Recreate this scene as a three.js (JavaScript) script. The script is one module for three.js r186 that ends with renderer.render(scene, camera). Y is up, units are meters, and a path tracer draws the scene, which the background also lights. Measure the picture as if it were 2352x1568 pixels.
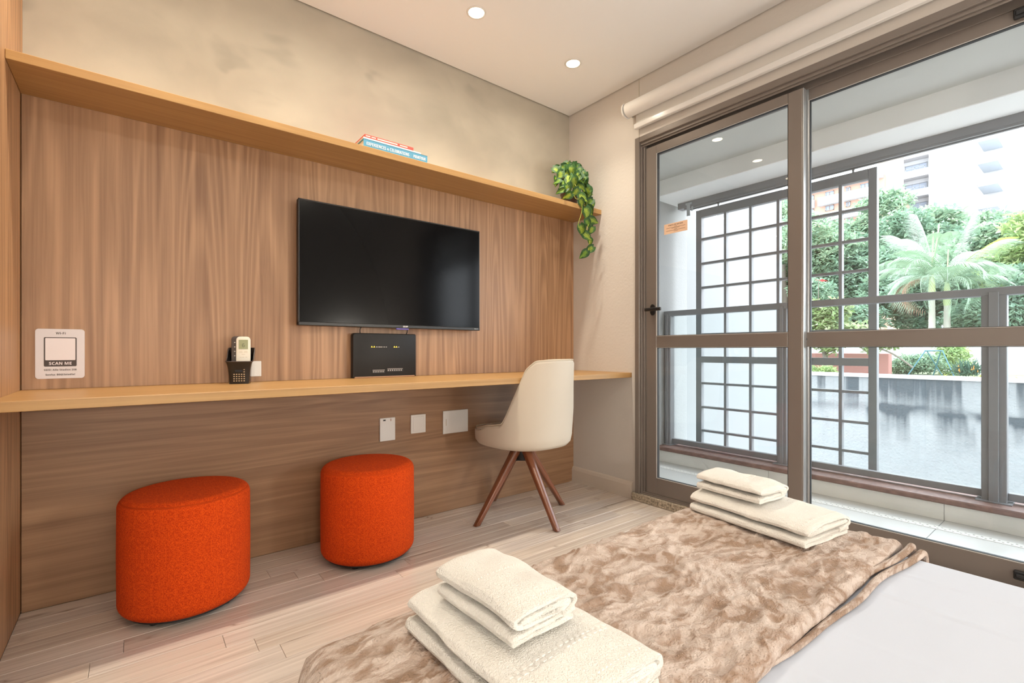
import * as THREE from 'three';
import { mergeGeometries, toCreasedNormals } from 'three/addons/utils/BufferGeometryUtils.js';

// ------------------------------------------------------------------ camera, sky, exposure
const scene = new THREE.Scene();
const camera = new THREE.PerspectiveCamera(2 * Math.atan(784 / 1098.88) * 180 / Math.PI, 1.5, 0.05, 400);
camera.position.set(0, 0.885, 2.3265);
camera.rotation.set(0, -0.66911, 0);
camera.setViewOffset(2352, 1568, 0, -19.53, 2352, 1568);
camera.updateProjectionMatrix();
scene.add(camera);
scene.background = new THREE.Color().setRGB(0.93, 0.985, 1.06);       // even white overcast
scene.backgroundIntensity = 8.0;
const renderer = new THREE.WebGLRenderer({ antialias: true });
renderer.toneMapping = THREE.LinearToneMapping;
renderer.toneMappingExposure = 0.95;
renderer.shadowMap.enabled = true;
const LAMP = new THREE.Color().setRGB(1, 0.9, 0.74);
const LAMPS = [[3.5, 0.6], [2.6, 0.2]];                                // candela: main and wide beam; row by the desk, row over the bed (tilted to the television wall)

const ADDED_FILL = 2.6;  // candela of the fill lamps added behind the camera
// ------------------------------------------------------------------ room measures (metres)
const XL = -0.2986, XR = 2.3385, H = 2.4793, ZN = 3.5;
const PZ = 0.0419;                        // face of the wood panels on the television wall
const DESK_Y = 0.75, DESK_T = 0.0285, DESK_Z = 0.5258, SH_Y = 1.7768, SH_T = 0.0289, SH_Z = 0.2887;

// ------------------------------------------------------------------ small tools
let seed = 7;
const rnd = () => { seed = (seed + 0x6d2b79f5) | 0; let t = Math.imul(seed ^ (seed >>> 15), 1 | seed); t = (t + Math.imul(t ^ (t >>> 7), 61 | t)) ^ t; return ((t ^ (t >>> 14)) >>> 0) / 4294967296; };
const rr = (a, b) => a + (b - a) * rnd();
const clamp = (x, a = 0, b = 1) => Math.min(b, Math.max(a, x));
const sstep = (a, b, x) => { const t = clamp((x - a) / (b - a)); return t * t * (3 - 2 * t); };
const mix = (a, b, t) => a + (b - a) * t;
const V = (x, y, z) => new THREE.Vector3(x, y, z);
const PERM = new Float32Array(65536); { const keep = seed; seed = 99; for (let i = 0; i < 65536; i++) PERM[i] = rnd(); seed = keep; }
const hash = (x, y) => PERM[((x * 73 + y * 9973 + ((x * y) & 1023) * 31) % 65536 + 65536) % 65536];
function vn(x, y) {                                                 // value noise, 0..1
  const xi = Math.floor(x), yi = Math.floor(y); let fx = x - xi, fy = y - yi;
  fx = fx * fx * fx * (fx * (fx * 6 - 15) + 10); fy = fy * fy * fy * (fy * (fy * 6 - 15) + 10);
  const a = hash(xi, yi), b = hash(xi + 1, yi), c = hash(xi, yi + 1), d = hash(xi + 1, yi + 1);
  return a + (b - a) * fx + (c - a) * fy + (a - b - c + d) * fx * fy;
}
function fbm(x, y, n = 4, g = 0.5) { let s = 0, a = 1, t = 0; for (let i = 0; i < n; i++) { s += a * vn(x, y); t += a; a *= g; const q = x * 1.6 - y * 1.2 + 17.3; y = x * 1.2 + y * 1.6 + 5.1; x = q; } return s / t; }
const toS = (c) => 255 * (c <= 0.0031308 ? 12.92 * c : 1.055 * Math.pow(c, 1 / 2.4) - 0.055);
// colour texture: f(s, t) in metres gives linear rgb
function ctex(W, Hh, mw, mh, f) {
  const d = new Uint8Array(W * Hh * 4);
  for (let j = 0; j < Hh; j++) for (let i = 0; i < W; i++) {
    const c = f((i + 0.5) / W * mw, (j + 0.5) / Hh * mh), o = (j * W + i) * 4;
    d[o] = clamp(toS(c[0]), 0, 255); d[o + 1] = clamp(toS(c[1]), 0, 255); d[o + 2] = clamp(toS(c[2]), 0, 255); d[o + 3] = 255;
  }
  const t = new THREE.DataTexture(d, W, Hh); t.colorSpace = THREE.SRGBColorSpace; t.magFilter = THREE.LinearFilter; t.minFilter = THREE.LinearMipmapLinearFilter; t.generateMipmaps = true;
  t.wrapS = t.wrapT = THREE.MirroredRepeatWrapping; t.repeat.set(1 / mw, 1 / mh); t.needsUpdate = true; return t;
}
function gtex(W, Hh, mw, mh, f) {                                    // grey data texture (bump, roughness)
  const d = new Uint8Array(W * Hh * 4);
  for (let j = 0; j < Hh; j++) for (let i = 0; i < W; i++) { const c = clamp(f((i + 0.5) / W * mw, (j + 0.5) / Hh * mh)) * 255, o = (j * W + i) * 4; d[o] = d[o + 1] = d[o + 2] = c; d[o + 3] = 255; }
  const t = new THREE.DataTexture(d, W, Hh); t.magFilter = THREE.LinearFilter; t.minFilter = THREE.LinearFilter; t.wrapS = t.wrapT = THREE.RepeatWrapping; t.repeat.set(1 / mw, 1 / mh); t.needsUpdate = true; return t;
}
function canvasTex(W, Hh, draw) {
  const c = document.createElement('canvas'); c.width = W; c.height = Hh; draw(c.getContext('2d'), W, Hh);
  const t = new THREE.CanvasTexture(c); t.colorSpace = THREE.SRGBColorSpace; t.magFilter = THREE.LinearFilter; t.anisotropy = 8; return t;
}
const std = (o) => new THREE.MeshStandardMaterial(o);
const phy = (o) => new THREE.MeshPhysicalMaterial(o);
const lin = (r, g, b) => new THREE.Color().setRGB(r, g, b);

// chamfered box with uv in metres; swap turns the grain; ou/ov shift the texture
function cbox(x0, x1, y0, y1, z0, z1, c = 0.002, { swap = false, ou = 0, ov = 0 } = {}) {
  const lo = [x0, y0, z0], hi = [x1, y1, z1], mid = [(x0 + x1) / 2, (y0 + y1) / 2, (z0 + z1) / 2], P = [], N = [], U = [];
  c = Math.min(c, (x1 - x0) * 0.45, (y1 - y0) * 0.45, (z1 - z0) * 0.45);
  const pt = (s, a) => [0, 1, 2].map((k) => (s[k] > 0 ? hi[k] - (k === a ? 0 : c) : lo[k] + (k === a ? 0 : c)));
  const poly = (ps) => {
    const e1 = [0, 1, 2].map((k) => ps[1][k] - ps[0][k]), e2 = [0, 1, 2].map((k) => ps[2][k] - ps[0][k]);
    let n = [e1[1] * e2[2] - e1[2] * e2[1], e1[2] * e2[0] - e1[0] * e2[2], e1[0] * e2[1] - e1[1] * e2[0]];
    const l = Math.hypot(...n); if (l < 1e-14) return; n = n.map((v) => v / l);
    const ctr = [0, 1, 2].map((k) => ps.reduce((q, p) => q + p[k], 0) / ps.length - mid[k]);
    if (n[0] * ctr[0] + n[1] * ctr[1] + n[2] * ctr[2] < 0) { ps = ps.slice().reverse(); n = n.map((v) => -v); }
    const m = n.map(Math.abs), ax = m[0] > m[1] && m[0] > m[2] ? 0 : m[1] > m[2] ? 1 : 2;
    for (let i = 1; i + 1 < ps.length; i++) for (const p of [ps[0], ps[i], ps[i + 1]]) {
      P.push(...p); N.push(...n);
      let u = ax === 0 ? p[2] : p[0], v = ax === 1 ? p[2] : p[1]; if (swap) [u, v] = [v, u];
      U.push(u + ou, v + ov);
    }
  };
  for (let a = 0; a < 3; a++) {
    const b = (a + 1) % 3, d = (a + 2) % 3;
    for (const s of [-1, 1]) {
      poly([[-1, -1], [1, -1], [1, 1], [-1, 1]].map(([p, q]) => { const t = [0, 0, 0]; t[a] = s; t[b] = p; t[d] = q; return pt(t, a); }));
      if (c > 0) for (const p of [-1, 1]) { const at = (q, f) => { const t = [0, 0, 0]; t[a] = s; t[b] = p; t[d] = q; return pt(t, f); }; poly([at(-1, a), at(1, a), at(1, b), at(-1, b)]); }
    }
  }
  if (c > 0) for (const i of [-1, 1]) for (const j of [-1, 1]) for (const k of [-1, 1]) poly([0, 1, 2].map((a) => pt([i, j, k], a)));
  const g = new THREE.BufferGeometry();
  g.setAttribute('position', new THREE.Float32BufferAttribute(P, 3)); g.setAttribute('normal', new THREE.Float32BufferAttribute(N, 3)); g.setAttribute('uv', new THREE.Float32BufferAttribute(U, 2));
  return g;
}
const plain = (g) => { const q = g.index ? g.toNonIndexed() : g; for (const k of Object.keys(q.attributes)) if (!['position', 'normal', 'uv'].includes(k)) q.deleteAttribute(k); return q; };
const join = (list) => mergeGeometries(list.map(plain));
const move = (g, x, y, z) => g.translate(x, y, z);
const cyl = (r0, r1, h, n = 24) => new THREE.CylinderGeometry(r0, r1, h, n);
function tube(pts, r, n = 24, k = 8) { return new THREE.TubeGeometry(new THREE.CatmullRomCurve3(pts.map((p) => V(...p))), n, r, k); }
function boxUV(g, swap = false) {                                   // uv in metres by the axis each normal faces
  const p = g.attributes.position, n = g.attributes.normal, u = new Float32Array(p.count * 2);
  for (let i = 0; i < p.count; i++) {
    const ax = Math.abs(n.getX(i)), ay = Math.abs(n.getY(i)), az = Math.abs(n.getZ(i));
    let a = ax > ay && ax > az ? p.getZ(i) : p.getX(i), b = ay >= ax && ay > az ? p.getZ(i) : p.getY(i); if (swap) [a, b] = [b, a];
    u[i * 2] = a; u[i * 2 + 1] = b;
  }
  g.setAttribute('uv', new THREE.BufferAttribute(u, 2)); return g;
}

const used = {};
const numbered = (n) => { const k = used[n] = (used[n] ?? -1) + 1; return k ? n + '_' + String(k).padStart(3, '0') : n; };
function tag(o, label, category, group, kind) { if (label) o.userData.label = label; if (category) o.userData.category = category; if (group) o.userData.group = group; if (kind) o.userData.kind = kind; return o; }
function thing(name, label, category, [x, y, z] = [0, 0, 0], group) { const o = new THREE.Group(); o.name = numbered(name); o.position.set(x, y, z); scene.add(o); return tag(o, label, category, group); }
function mk(name, geo, mat, parent = scene) { const m = new THREE.Mesh(geo, mat); m.name = parent === scene ? numbered(name) : name; parent.add(m); return m; }
function one(name, geo, mat, label, category, group) { return tag(mk(name, geo, mat), label, category, group); }
function struct(name, geo, mat) { const m = geo ? mk(name, geo, mat) : new THREE.Group(); if (!geo) { m.name = numbered(name); scene.add(m); } m.userData.kind = 'structure'; return m; }
function sub(name, parent) { const g = new THREE.Group(); g.name = name; parent.add(g); return g; }

// ------------------------------------------------------------------ materials
// wood: s along the grain, t across
function woodValue(s, t, k, calm = 1) {
  const w = t + 0.022 * (fbm(s * 0.8 + k, t * 3, 2) - 0.5) + 0.004 * (vn(s * 5 + k, t * 20) - 0.5);
  const n = fbm(w * 8 + k * 3, s * 0.42 + k, 2), rings = Math.sin(n * 60) * 0.5 + 0.5;
  const streak = fbm(w * 70 + k, s * 0.8, 3), fine = vn(w * 420, s * 5 + k) * 0.6 + vn(w * 900 + k, s * 12) * 0.4;
  const broad = fbm(w * 6 + 9 + k, s * 0.3, 2);
  return clamp(0.5 + calm * ((Math.pow(rings, 1.8) - 0.38) * 0.36 + (streak - 0.5) * 0.8 + (broad - 0.5) * 0.35) + (fine - 0.5) * 0.34);
}
const lerp3 = (a, b, t) => [mix(a[0], b[0], t), mix(a[1], b[1], t), mix(a[2], b[2], t)];
const PANEL_D = [0.235, 0.118, 0.058], PANEL_L = [0.49, 0.285, 0.158];
const panelTex = ctex(2048, 1024, 1.5, 2.7, (s, t) => lerp3(PANEL_D, PANEL_L, woodValue(s, t, 3)));          // grain along u
const edgeTex = ctex(2048, 256, 2.7, 0.3, (s, t) => lerp3([0.34, 0.175, 0.058], [0.53, 0.315, 0.122], woodValue(s * 1.2, t * 1.6, 11, 0.55)));
const woodRough = 0.42;
const M = {};
M.panel = std({ map: panelTex, roughness: woodRough });
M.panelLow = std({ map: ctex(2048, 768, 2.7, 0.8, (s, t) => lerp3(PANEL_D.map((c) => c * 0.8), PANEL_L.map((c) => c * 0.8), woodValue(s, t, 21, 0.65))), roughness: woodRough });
M.edge = std({ map: edgeTex, roughness: 0.4 });
M.cement = std({
  map: ctex(2048, 512, 2.8, 0.9, (s, t) => {
    const a = fbm(s * 2.2, t * 2.6, 4), b = fbm(s * 5 + 2 * a, t * 7 + a, 4), c = sstep(0.58, 0.8, fbm(s * 4 + 1.5 * a, t * 9 + 4, 3)) * sstep(0.45, 0.65, a);
    const v = 0.475 + 0.15 * (a - 0.5) + 0.13 * (b - 0.5) - 0.1 * c; return [v * 1.03, v * 0.93, v * 0.76];
  }), roughness: 0.7,
});
const plasterBump = gtex(512, 512, 0.5, 0.5, (s, t) => fbm(s * 90, t * 90, 3));
M.paint = std({ color: lin(0.66, 0.61, 0.56), roughness: 0.85, bumpMap: plasterBump, bumpScale: 0.0006 });
M.whiteWall = std({ color: lin(0.82, 0.8, 0.77), roughness: 0.9 });
M.ceiling = std({ color: lin(0.88, 0.87, 0.86), roughness: 0.9 });
M.skirting = std({ color: lin(0.66, 0.58, 0.5), roughness: 0.5 });
M.frame = phy({ color: lin(0.19, 0.16, 0.14), roughness: 0.33, metalness: 0.2 });
M.daylitInterlock = phy({ color: lin(0.42, 0.43, 0.44), roughness: 0.3, metalness: 0.6 });  // lighter copy of the frame metal: daylight on the strip put into colour
M.gasket = std({ color: lin(0.02, 0.02, 0.022), roughness: 0.6 });
M.bead = std({ color: lin(0.55, 0.53, 0.5), roughness: 0.4 });
M.black = std({ color: lin(0.012, 0.012, 0.013), roughness: 0.35 });
M.blackMatte = std({ color: lin(0.018, 0.017, 0.017), roughness: 0.6 });
M.white = std({ color: lin(0.78, 0.76, 0.73), roughness: 0.4 });
M.whiteGloss = phy({ color: lin(0.8, 0.78, 0.75), roughness: 0.25 });
M.glass = phy({ color: lin(0.965, 0.985, 0.98), transmission: 1, thickness: 0, roughness: 0, ior: 1.5 });
M.railGlass = phy({ color: lin(0.9, 0.955, 0.96), transmission: 1, thickness: 0, roughness: 0, ior: 1.5 });
const planksTex = ctex(2048, 512, 2.4, 0.64, (s, t) => {
  const v = woodValue(s * 1.1, t * 1.6, 33, 0.75), kn = Math.pow(clamp(1 - Math.abs(vn(s * 3 + 4, t * 42) - 0.5) * 12), 3) * sstep(0.62, 0.8, vn(s * 2, t * 14 + 5));
  return lerp3(lerp3([0.46, 0.38, 0.32], [0.74, 0.65, 0.57], v), [0.23, 0.17, 0.13], kn * 0.7);
});
M.plank = [[1, 1, 1], [0.93, 0.92, 0.91], [1.06, 1.05, 1.03], [0.97, 0.98, 1]].map((c) => phy({ clearcoat: 0.5, clearcoatRoughness: 0.22, map: planksTex, color: lin(...c), roughness: 0.27 }));
M.subfloor = std({ color: lin(0.12, 0.1, 0.085), roughness: 0.9 });
M.granite = std({ map: ctex(512, 512, 0.3, 0.3, (s, t) => { const a = vn(s * 260, t * 260), b = vn(s * 120 + 7, t * 120), v = 0.3 + 0.22 * (a - 0.5) + 0.25 * (b - 0.5); return [v * 1.15, v * 0.95, v * 0.72]; }), roughness: 0.35 });
const weave = gtex(512, 512, 0.06, 0.06, (s, t) => 0.5 + 0.25 * Math.sin(s * 5200) * Math.sin(t * 5200) + 0.5 * (vn(s * 1500, t * 1500) - 0.5));
const feltTex = ctex(512, 512, 0.12, 0.12, (s, t) => { const v = 0.82 + 0.34 * (vn(s * 900, t * 900) - 0.5) + 0.3 * (vn(s * 380 + 4, t * 380) - 0.5); return [0.72 * v, 0.085 * v * v, 0.006 * v]; });
M.felt = phy({ map: feltTex, roughness: 0.95, specularIntensity: 0.3, bumpMap: weave, bumpScale: 0.0006, sheen: 0.12, sheenColor: lin(0.9, 0.2, 0.05), sheenRoughness: 0.6 });
M.cream = phy({ color: lin(0.58, 0.51, 0.42), roughness: 0.55, bumpMap: weave, bumpScale: 0.0002, sheen: 0.1, sheenColor: lin(0.9, 0.85, 0.8) });
M.creamSeam = std({ color: lin(0.6, 0.52, 0.41), roughness: 0.6 });
M.redWood = phy({ map: ctex(512, 256, 0.6, 0.3, (s, t) => lerp3([0.11, 0.03, 0.012], [0.25, 0.085, 0.035], woodValue(s * 2, t * 3, 41, 0.7))), roughness: 0.28, clearcoat: 0.3, clearcoatRoughness: 0.2 });
const sheetBump = gtex(512, 512, 1.4, 1.4, (s, t) => fbm(s * 3, t * 3, 4));
M.sheet = std({ color: lin(0.57, 0.615, 0.71), roughness: 0.85, bumpMap: sheetBump, bumpScale: 0.006 });
const terryBump = gtex(512, 512, 0.08, 0.08, (s, t) => 0.6 * vn(s * 700, t * 700) + 0.4 * vn(s * 320, t * 320));
M.terry = phy({ color: lin(0.8, 0.775, 0.725), roughness: 1, bumpMap: terryBump, bumpScale: 0.0016, sheen: 0.3, sheenColor: lin(1, 0.97, 0.92), sheenRoughness: 0.5 });
M.terryBand = std({ color: lin(0.8, 0.775, 0.73), roughness: 0.8 });
M.concrete = std({ color: lin(0.36, 0.36, 0.35), roughness: 0.9 });
M.metalOut = std({ color: lin(0.24, 0.24, 0.25), roughness: 0.45 });
M.galv = std({ color: lin(0.5, 0.52, 0.54), roughness: 0.35, metalness: 0.7 });
M.balcPaint = std({ color: lin(0.36, 0.36, 0.355), roughness: 0.9, bumpMap: plasterBump, bumpScale: 0.0008 });
M.balcTile = std({ map: ctex(512, 512, 1, 1, (s, t) => { const v = 0.6 + 0.06 * (fbm(s * 8, t * 8, 3) - 0.5); return [v, v * 0.98, v * 0.94]; }), roughness: 0.35 });
M.kerbTile = std({ map: ctex(512, 512, 1, 1, (s, t) => { const v = 0.74 + 0.08 * (fbm(s * 9, t * 9, 3) - 0.5); return [v, v * 0.965, v * 0.9]; }), roughness: 0.4 });
M.redStone = std({ map: ctex(512, 128, 1, 0.25, (s, t) => { const v = 0.8 + 0.5 * (fbm(s * 30, t * 60, 3) - 0.5); return [0.27 * v, 0.155 * v, 0.125 * v]; }), roughness: 0.6 });
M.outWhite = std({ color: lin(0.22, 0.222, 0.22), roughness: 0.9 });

// ------------------------------------------------------------------ room shell
{
  const f = struct('floor', join([cbox(XL - 0.3, 2.33, -0.12, -0.0125, -0.2, ZN + 0.2, 0)]), M.subfloor);
  mk('floor_boarding', cbox(XL, 2.33, -0.0125, 0, 1.642, ZN, 0.001), M.plank[0], f);
  const pitch = 0.08, L = 0.92, starts = [0.52, 0.13, 0.78, 0.3, 0.62, 0.05, 0.44, 0.86, 0.22, 0.7, 0.36];
  for (let r = 0; r < 20; r++) {
    const z0 = PZ + 0.0005 + r * pitch, z1 = z0 + pitch - 0.0009; let x = XL - starts[(r * 4) % 11] * L, i = 0;
    while (x < 2.33) {
      const a = Math.max(XL, x), b = Math.min(2.33, x + L - 0.0009);
      if (b - a > 0.03) mk('plank', cbox(a, b, -0.012, -0.0004 * ((r * 7 + i * 3) % 3) / 2, z0, z1, 0.0009, { ou: (r * 0.71 + i * 1.37) % 2.4 - a, ov: ((r * 5 + i * 3) % 8) * 0.08 - z0 }), M.plank[(r * 3 + i * 5 + ((r * i) % 2)) % 4], f);
      x += L; i++;
    }
  }
  struct('wall_far', join([cbox(XL - 0.3, 2.56, -0.1, 2.75, -0.22, 0, 0)]), M.cement);
  const wr = struct('wall_right', join([cbox(XR, 2.56, 0, 2.62, 0, 0.562, 0), cbox(XR, 2.56, 2.1302, 2.62, 0.562, 2.36, 0), cbox(XR, 2.56, 0, 2.62, 2.36, ZN, 0), cbox(XR + 0.1, 2.56, -0.12, 0.04, 0.562, 2.36, 0)]), M.paint);
  struct('wall_left', cbox(XL - 0.22, XL - 0.048, 0, 2.62, 0, ZN, 0), M.whiteWall);
  struct('wall_near', cbox(XL - 0.3, 2.56, 0, 2.62, ZN, ZN + 0.2, 0, {}), M.whiteWall);
  struct('ceiling', join([cbox(XL - 0.3, XR - 0.008, H, H + 0.03, 0.009, ZN, 0), cbox(XL - 0.3, 2.56, 2.56, 2.75, -0.1, ZN + 0.2, 0)]), M.ceiling);
  // skirting board with a bevelled top, on the window wall
  const sk = new THREE.Shape([[0, 0], [-0.016, 0], [-0.016, 0.078], [-0.011, 0.094], [-0.005, 0.1], [0, 0.1]].map((p) => new THREE.Vector2(...p)));
  struct('baseboard_right', move(new THREE.ExtrudeGeometry(sk, { depth: 0.494, bevelEnabled: false }), XR, 0, PZ), M.skirting);
  // timber-faced end panel on the left, full height; extra lamplight put into its colour
  one('side_panel', cbox(XL - 0.045, XL, 0, H, 0, 0.68, 0.002, { swap: true, ou: 0.4, ov: 0.9 }), std({ map: panelTex, color: lin(1.22, 1.2, 1.1), roughness: woodRough }), 'full-height oak veneer side panel closing the left end of the desk wall', 'panel');
  one('wall_panel', cbox(XL + 0.002, XR, DESK_Y, SH_Y - SH_T, 0.001, PZ, 0.001, { swap: true, ou: -0.5, ov: 0.3 }), M.panel, 'tall brown oak veneer panel with vertical grain behind the television', 'panel');
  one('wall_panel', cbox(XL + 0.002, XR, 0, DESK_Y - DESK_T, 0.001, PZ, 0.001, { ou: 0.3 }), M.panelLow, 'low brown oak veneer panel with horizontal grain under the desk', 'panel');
  one('wall_shelf', cbox(XL + 0.0005, XR, SH_Y - SH_T, SH_Y, 0.001, SH_Z, 0.0012, { ou: 0.5, ov: 0.03 }), M.edge, 'long thin oak shelf running across the wall above the television', 'shelf');
  one('desk', cbox(XL + 0.0005, XR, DESK_Y - DESK_T, DESK_Y, 0.001, DESK_Z, 0.0012, { ou: 0.1, ov: 0.11 }), M.edge, 'long wall-to-wall oak desk top under the television', 'desk');
  one('blind_cable', move(cyl(0.0018, 0.0018, H - 2.1302, 8), 2.3365, (H + 2.1302) / 2, 0.579), M.creamSeam, 'thin grey cable running down the wall behind the blind end', 'cable');
}

// ------------------------------------------------------------------ downlights (each a glowing disc and a lamp)
{
  const ring = new THREE.LatheGeometry([[0.0365, -0.001], [0.038, -0.004], [0.046, -0.003], [0.0475, 0.0005]].map((p) => new THREE.Vector2(...p)), 40);
  const disc = new THREE.CylinderGeometry(0.0362, 0.0362, 0.001, 40);
  const glow = std({ color: lin(0.9, 0.88, 0.82), emissive: lin(1, 0.87, 0.62), emissiveIntensity: 28 });
  const names = ['at the end of the row by the left panel', 'above the left half of the television', 'nearest the books, left of the two in view', 'nearest the window corner, right of the two in view'];
  for (const [j, z] of [[0, 0.449], [1, 2.75]]) [-0.03, 0.62, 1.27, 1.918].forEach((x, i) => {
    const t = thing('downlight', 'round white recessed ceiling downlight ' + (j ? 'over the bed ' + ['by the left wall', 'left of its middle', 'right of its middle', 'towards the balcony door'][i] : names[i]), 'downlight', [x, H, z], 'ceiling downlights');
    mk('trim_ring', ring, M.white, t); mk('diffuser', move(disc.clone(), 0, -0.0008, 0), glow, t);
    for (const [I, a, p, q] of [[LAMPS[j][0], j ? 25 : 52, j ? 0.9 : 1, j], [LAMPS[j][1], 85, 0.5, 0]]) {
      const s = new THREE.SpotLight(LAMP, I, 0, a * Math.PI / 180, p, 2); s.position.set(0, -0.012, 0); s.target.position.set(0, q ? -1.85 : -1, q ? -2.7 : 0); s.castShadow = true; s.shadow.radius = 1.6; s.name = 'lamp'; t.add(s, s.target);
    }
  });
}

// two unseen globe lamps added behind the camera to fill the room
[[0.0, 'left'], [1.93, 'right']].forEach(([x, side]) => {
  const t = thing('added_fill_lamp', 'added white fill globe on the ' + side + ' side of the bed head behind the viewer', 'fill lamp', [x, 1.0, ZN], 'added fill lamps behind the viewer');
  const globe = mk('globe', move(new THREE.SphereGeometry(0.07, 32, 20), 0, 0, -0.14), std({ color: lin(0.9, 0.88, 0.85), emissive: lin(1, 0.93, 0.82), emissiveIntensity: 4 }), t);
  mk('arm', join([move(cyl(0.045, 0.045, 0.012, 24).rotateX(Math.PI / 2), 0, -0.09, -0.007), tube([[0, -0.09, -0.01], [0, -0.1, -0.1], [0, -0.06, -0.14]], 0.007, 12, 8)]), M.blackMatte, t);
  const p = new THREE.PointLight(lin(1, 0.95, 0.86), ADDED_FILL, 0, 2); p.position.set(0, 0, -0.14); p.castShadow = true; p.shadow.radius = 3.4; p.name = 'lamp'; t.add(p);
});

// ------------------------------------------------------------------ television, router, small things on the desk
const textPlane = (w, h, tex, o = {}) => new THREE.Mesh(new THREE.PlaneGeometry(w, h), std({ map: tex, roughness: 0.5, transparent: true, ...o }));
{
  const x0 = 0.566, x1 = 1.529, y0 = 0.994, y1 = 1.553, t = thing('television', 'large black flat-screen television mounted on the oak wall', 'television', [(x0 + x1) / 2, y0, 0.1]);
  const w = x1 - x0, h = y1 - y0, hw = w / 2;
  mk('cabinet', join([cbox(-hw, hw, 0.002, h, -0.03, -0.004, 0.003), cbox(-hw + 0.15, hw - 0.15, 0.06, h - 0.1, -0.05, -0.028, 0.006)]), M.blackMatte, t);
  mk('bezel', join([cbox(-hw, hw, h - 0.006, h, -0.006, 0, 0.001), cbox(-hw, -hw + 0.006, 0, h, -0.006, 0, 0.001), cbox(hw - 0.006, hw, 0, h, -0.006, 0, 0.001), cbox(-hw, hw, 0, 0.017, -0.03, 0.003, 0.0025)]), M.black, t);
  mk('screen', cbox(-hw + 0.006, hw - 0.006, 0.017, h - 0.006, -0.005, -0.0012, 0), phy({ color: lin(0.004, 0.004, 0.0045), roughness: 0.13, specularIntensity: 0.3 }), t);
  mk('wall_bracket', cbox(-0.2, 0.2, 0.12, 0.42, -0.058, -0.048, 0.002), M.blackMatte, t);
  mk('sensor_tab', cbox(-0.02, 0.048, -0.007, 0.001, -0.012, -0.002, 0.002), std({ color: lin(0.16, 0.13, 0.55), roughness: 0.3 }), t);
  const logo = textPlane(0.052, 0.0115, canvasTex(256, 56, (c) => { c.font = 'bold 52px sans-serif'; c.fillStyle = '#f2f2f2'; c.textAlign = 'center'; c.fillText('SEMP', 128, 46); }));
  logo.name = 'maker_mark'; logo.position.set(0.027, 0.0085, 0.0034); t.add(logo);
  const roku = textPlane(0.034, 0.0075, canvasTex(256, 56, (c) => { c.font = 'bold 44px sans-serif'; c.fillStyle = '#cfcfcf'; c.textAlign = 'center'; c.fillText('Roku TV', 128, 42); }));
  roku.name = 'corner_mark'; roku.position.set(hw - 0.027, 0.0085, 0.0034); t.add(roku);
}
{
  const t = thing('router', 'black upright internet router standing on the desk below the television', 'router', [0.975, DESK_Y, 0.074]);
  t.rotation.y = -0.03;
  const sh = new THREE.Shape(); const w = 0.158, h = 0.212, r = 0.012;
  sh.moveTo(-w, 0.006); sh.lineTo(w, 0.006); sh.lineTo(w, h - r * 0.5); sh.quadraticCurveTo(w, h, w - r * 0.5, h); sh.lineTo(-w + r, h); sh.quadraticCurveTo(-w, h, -w, h - r); sh.closePath();
  mk('case', toCreasedNormals(move(new THREE.ExtrudeGeometry(sh, { depth: 0.026, bevelEnabled: true, bevelSize: 0.004, bevelThickness: 0.005, bevelSegments: 3 }), 0, 0, -0.013), 0.7), phy({ color: lin(0.013, 0.012, 0.012), roughness: 0.42, specularIntensity: 0.5 }), t);
  mk('foot', cbox(-0.155, 0.155, 0, 0.008, -0.02, 0.019, 0.002), std({ color: lin(0.32, 0.17, 0.09), roughness: 0.5 }), t);
  const lab = textPlane(0.15, 0.012, canvasTex(600, 48, (c) => {
    c.fillStyle = '#ffe74a'; for (const x of [30, 78, 490, 534]) { c.beginPath(); c.moveTo(x - 20, 42); c.lineTo(x, 8); c.lineTo(x + 20, 42); c.fill(); }
    c.fillStyle = '#b9b4ac'; for (const [x, w2] of [[112, 34], [158, 52], [216, 26], [262, 30], [310, 24], [566, 28]]) c.fillRect(x, 26, w2, 14);
  })); lab.name = 'indicator_print'; lab.position.set(-0.003, 0.152, 0.0184); t.add(lab);
  for (const [x, wd, y] of [[-0.036, 0.062, 0.031], [0.048, 0.082, 0.036]]) {
    const p = mk('port_strip', cbox(x - wd / 2, x + wd / 2, y - 0.008, y + 0.008, 0.0165, 0.0188, 0.0005), M.black, t);
    const q = textPlane(wd, 0.016, canvasTex(320, 64, (c) => { c.fillStyle = '#8d8480'; c.fillRect(4, 2, 312, 12); c.fillStyle = '#a8a09a'; for (let i = 0; i < 7; i++) c.fillRect(12 + i * 44, 26, 18, 24); })); q.name = 'port_print'; q.position.set(x, y, 0.0191); p.add(q);
  }
  one('router_cable', tube([[0.858, 1.0, 0.085], [0.848, 0.985, 0.086], [0.85, 0.968, 0.08], [0.864, 0.952, 0.062], [0.87, 0.93, 0.052]], 0.0022), M.black, 'thin black cable on the left between television and router', 'cable', 'cables behind the router');
  one('router_cable', tube([[1.083, 1.0, 0.085], [1.092, 0.988, 0.086], [1.093, 0.972, 0.08], [1.088, 0.955, 0.062], [1.086, 0.93, 0.052]], 0.0022), M.black, 'thin black cable on the right between television and router', 'cable', 'cables behind the router');
}
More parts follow.
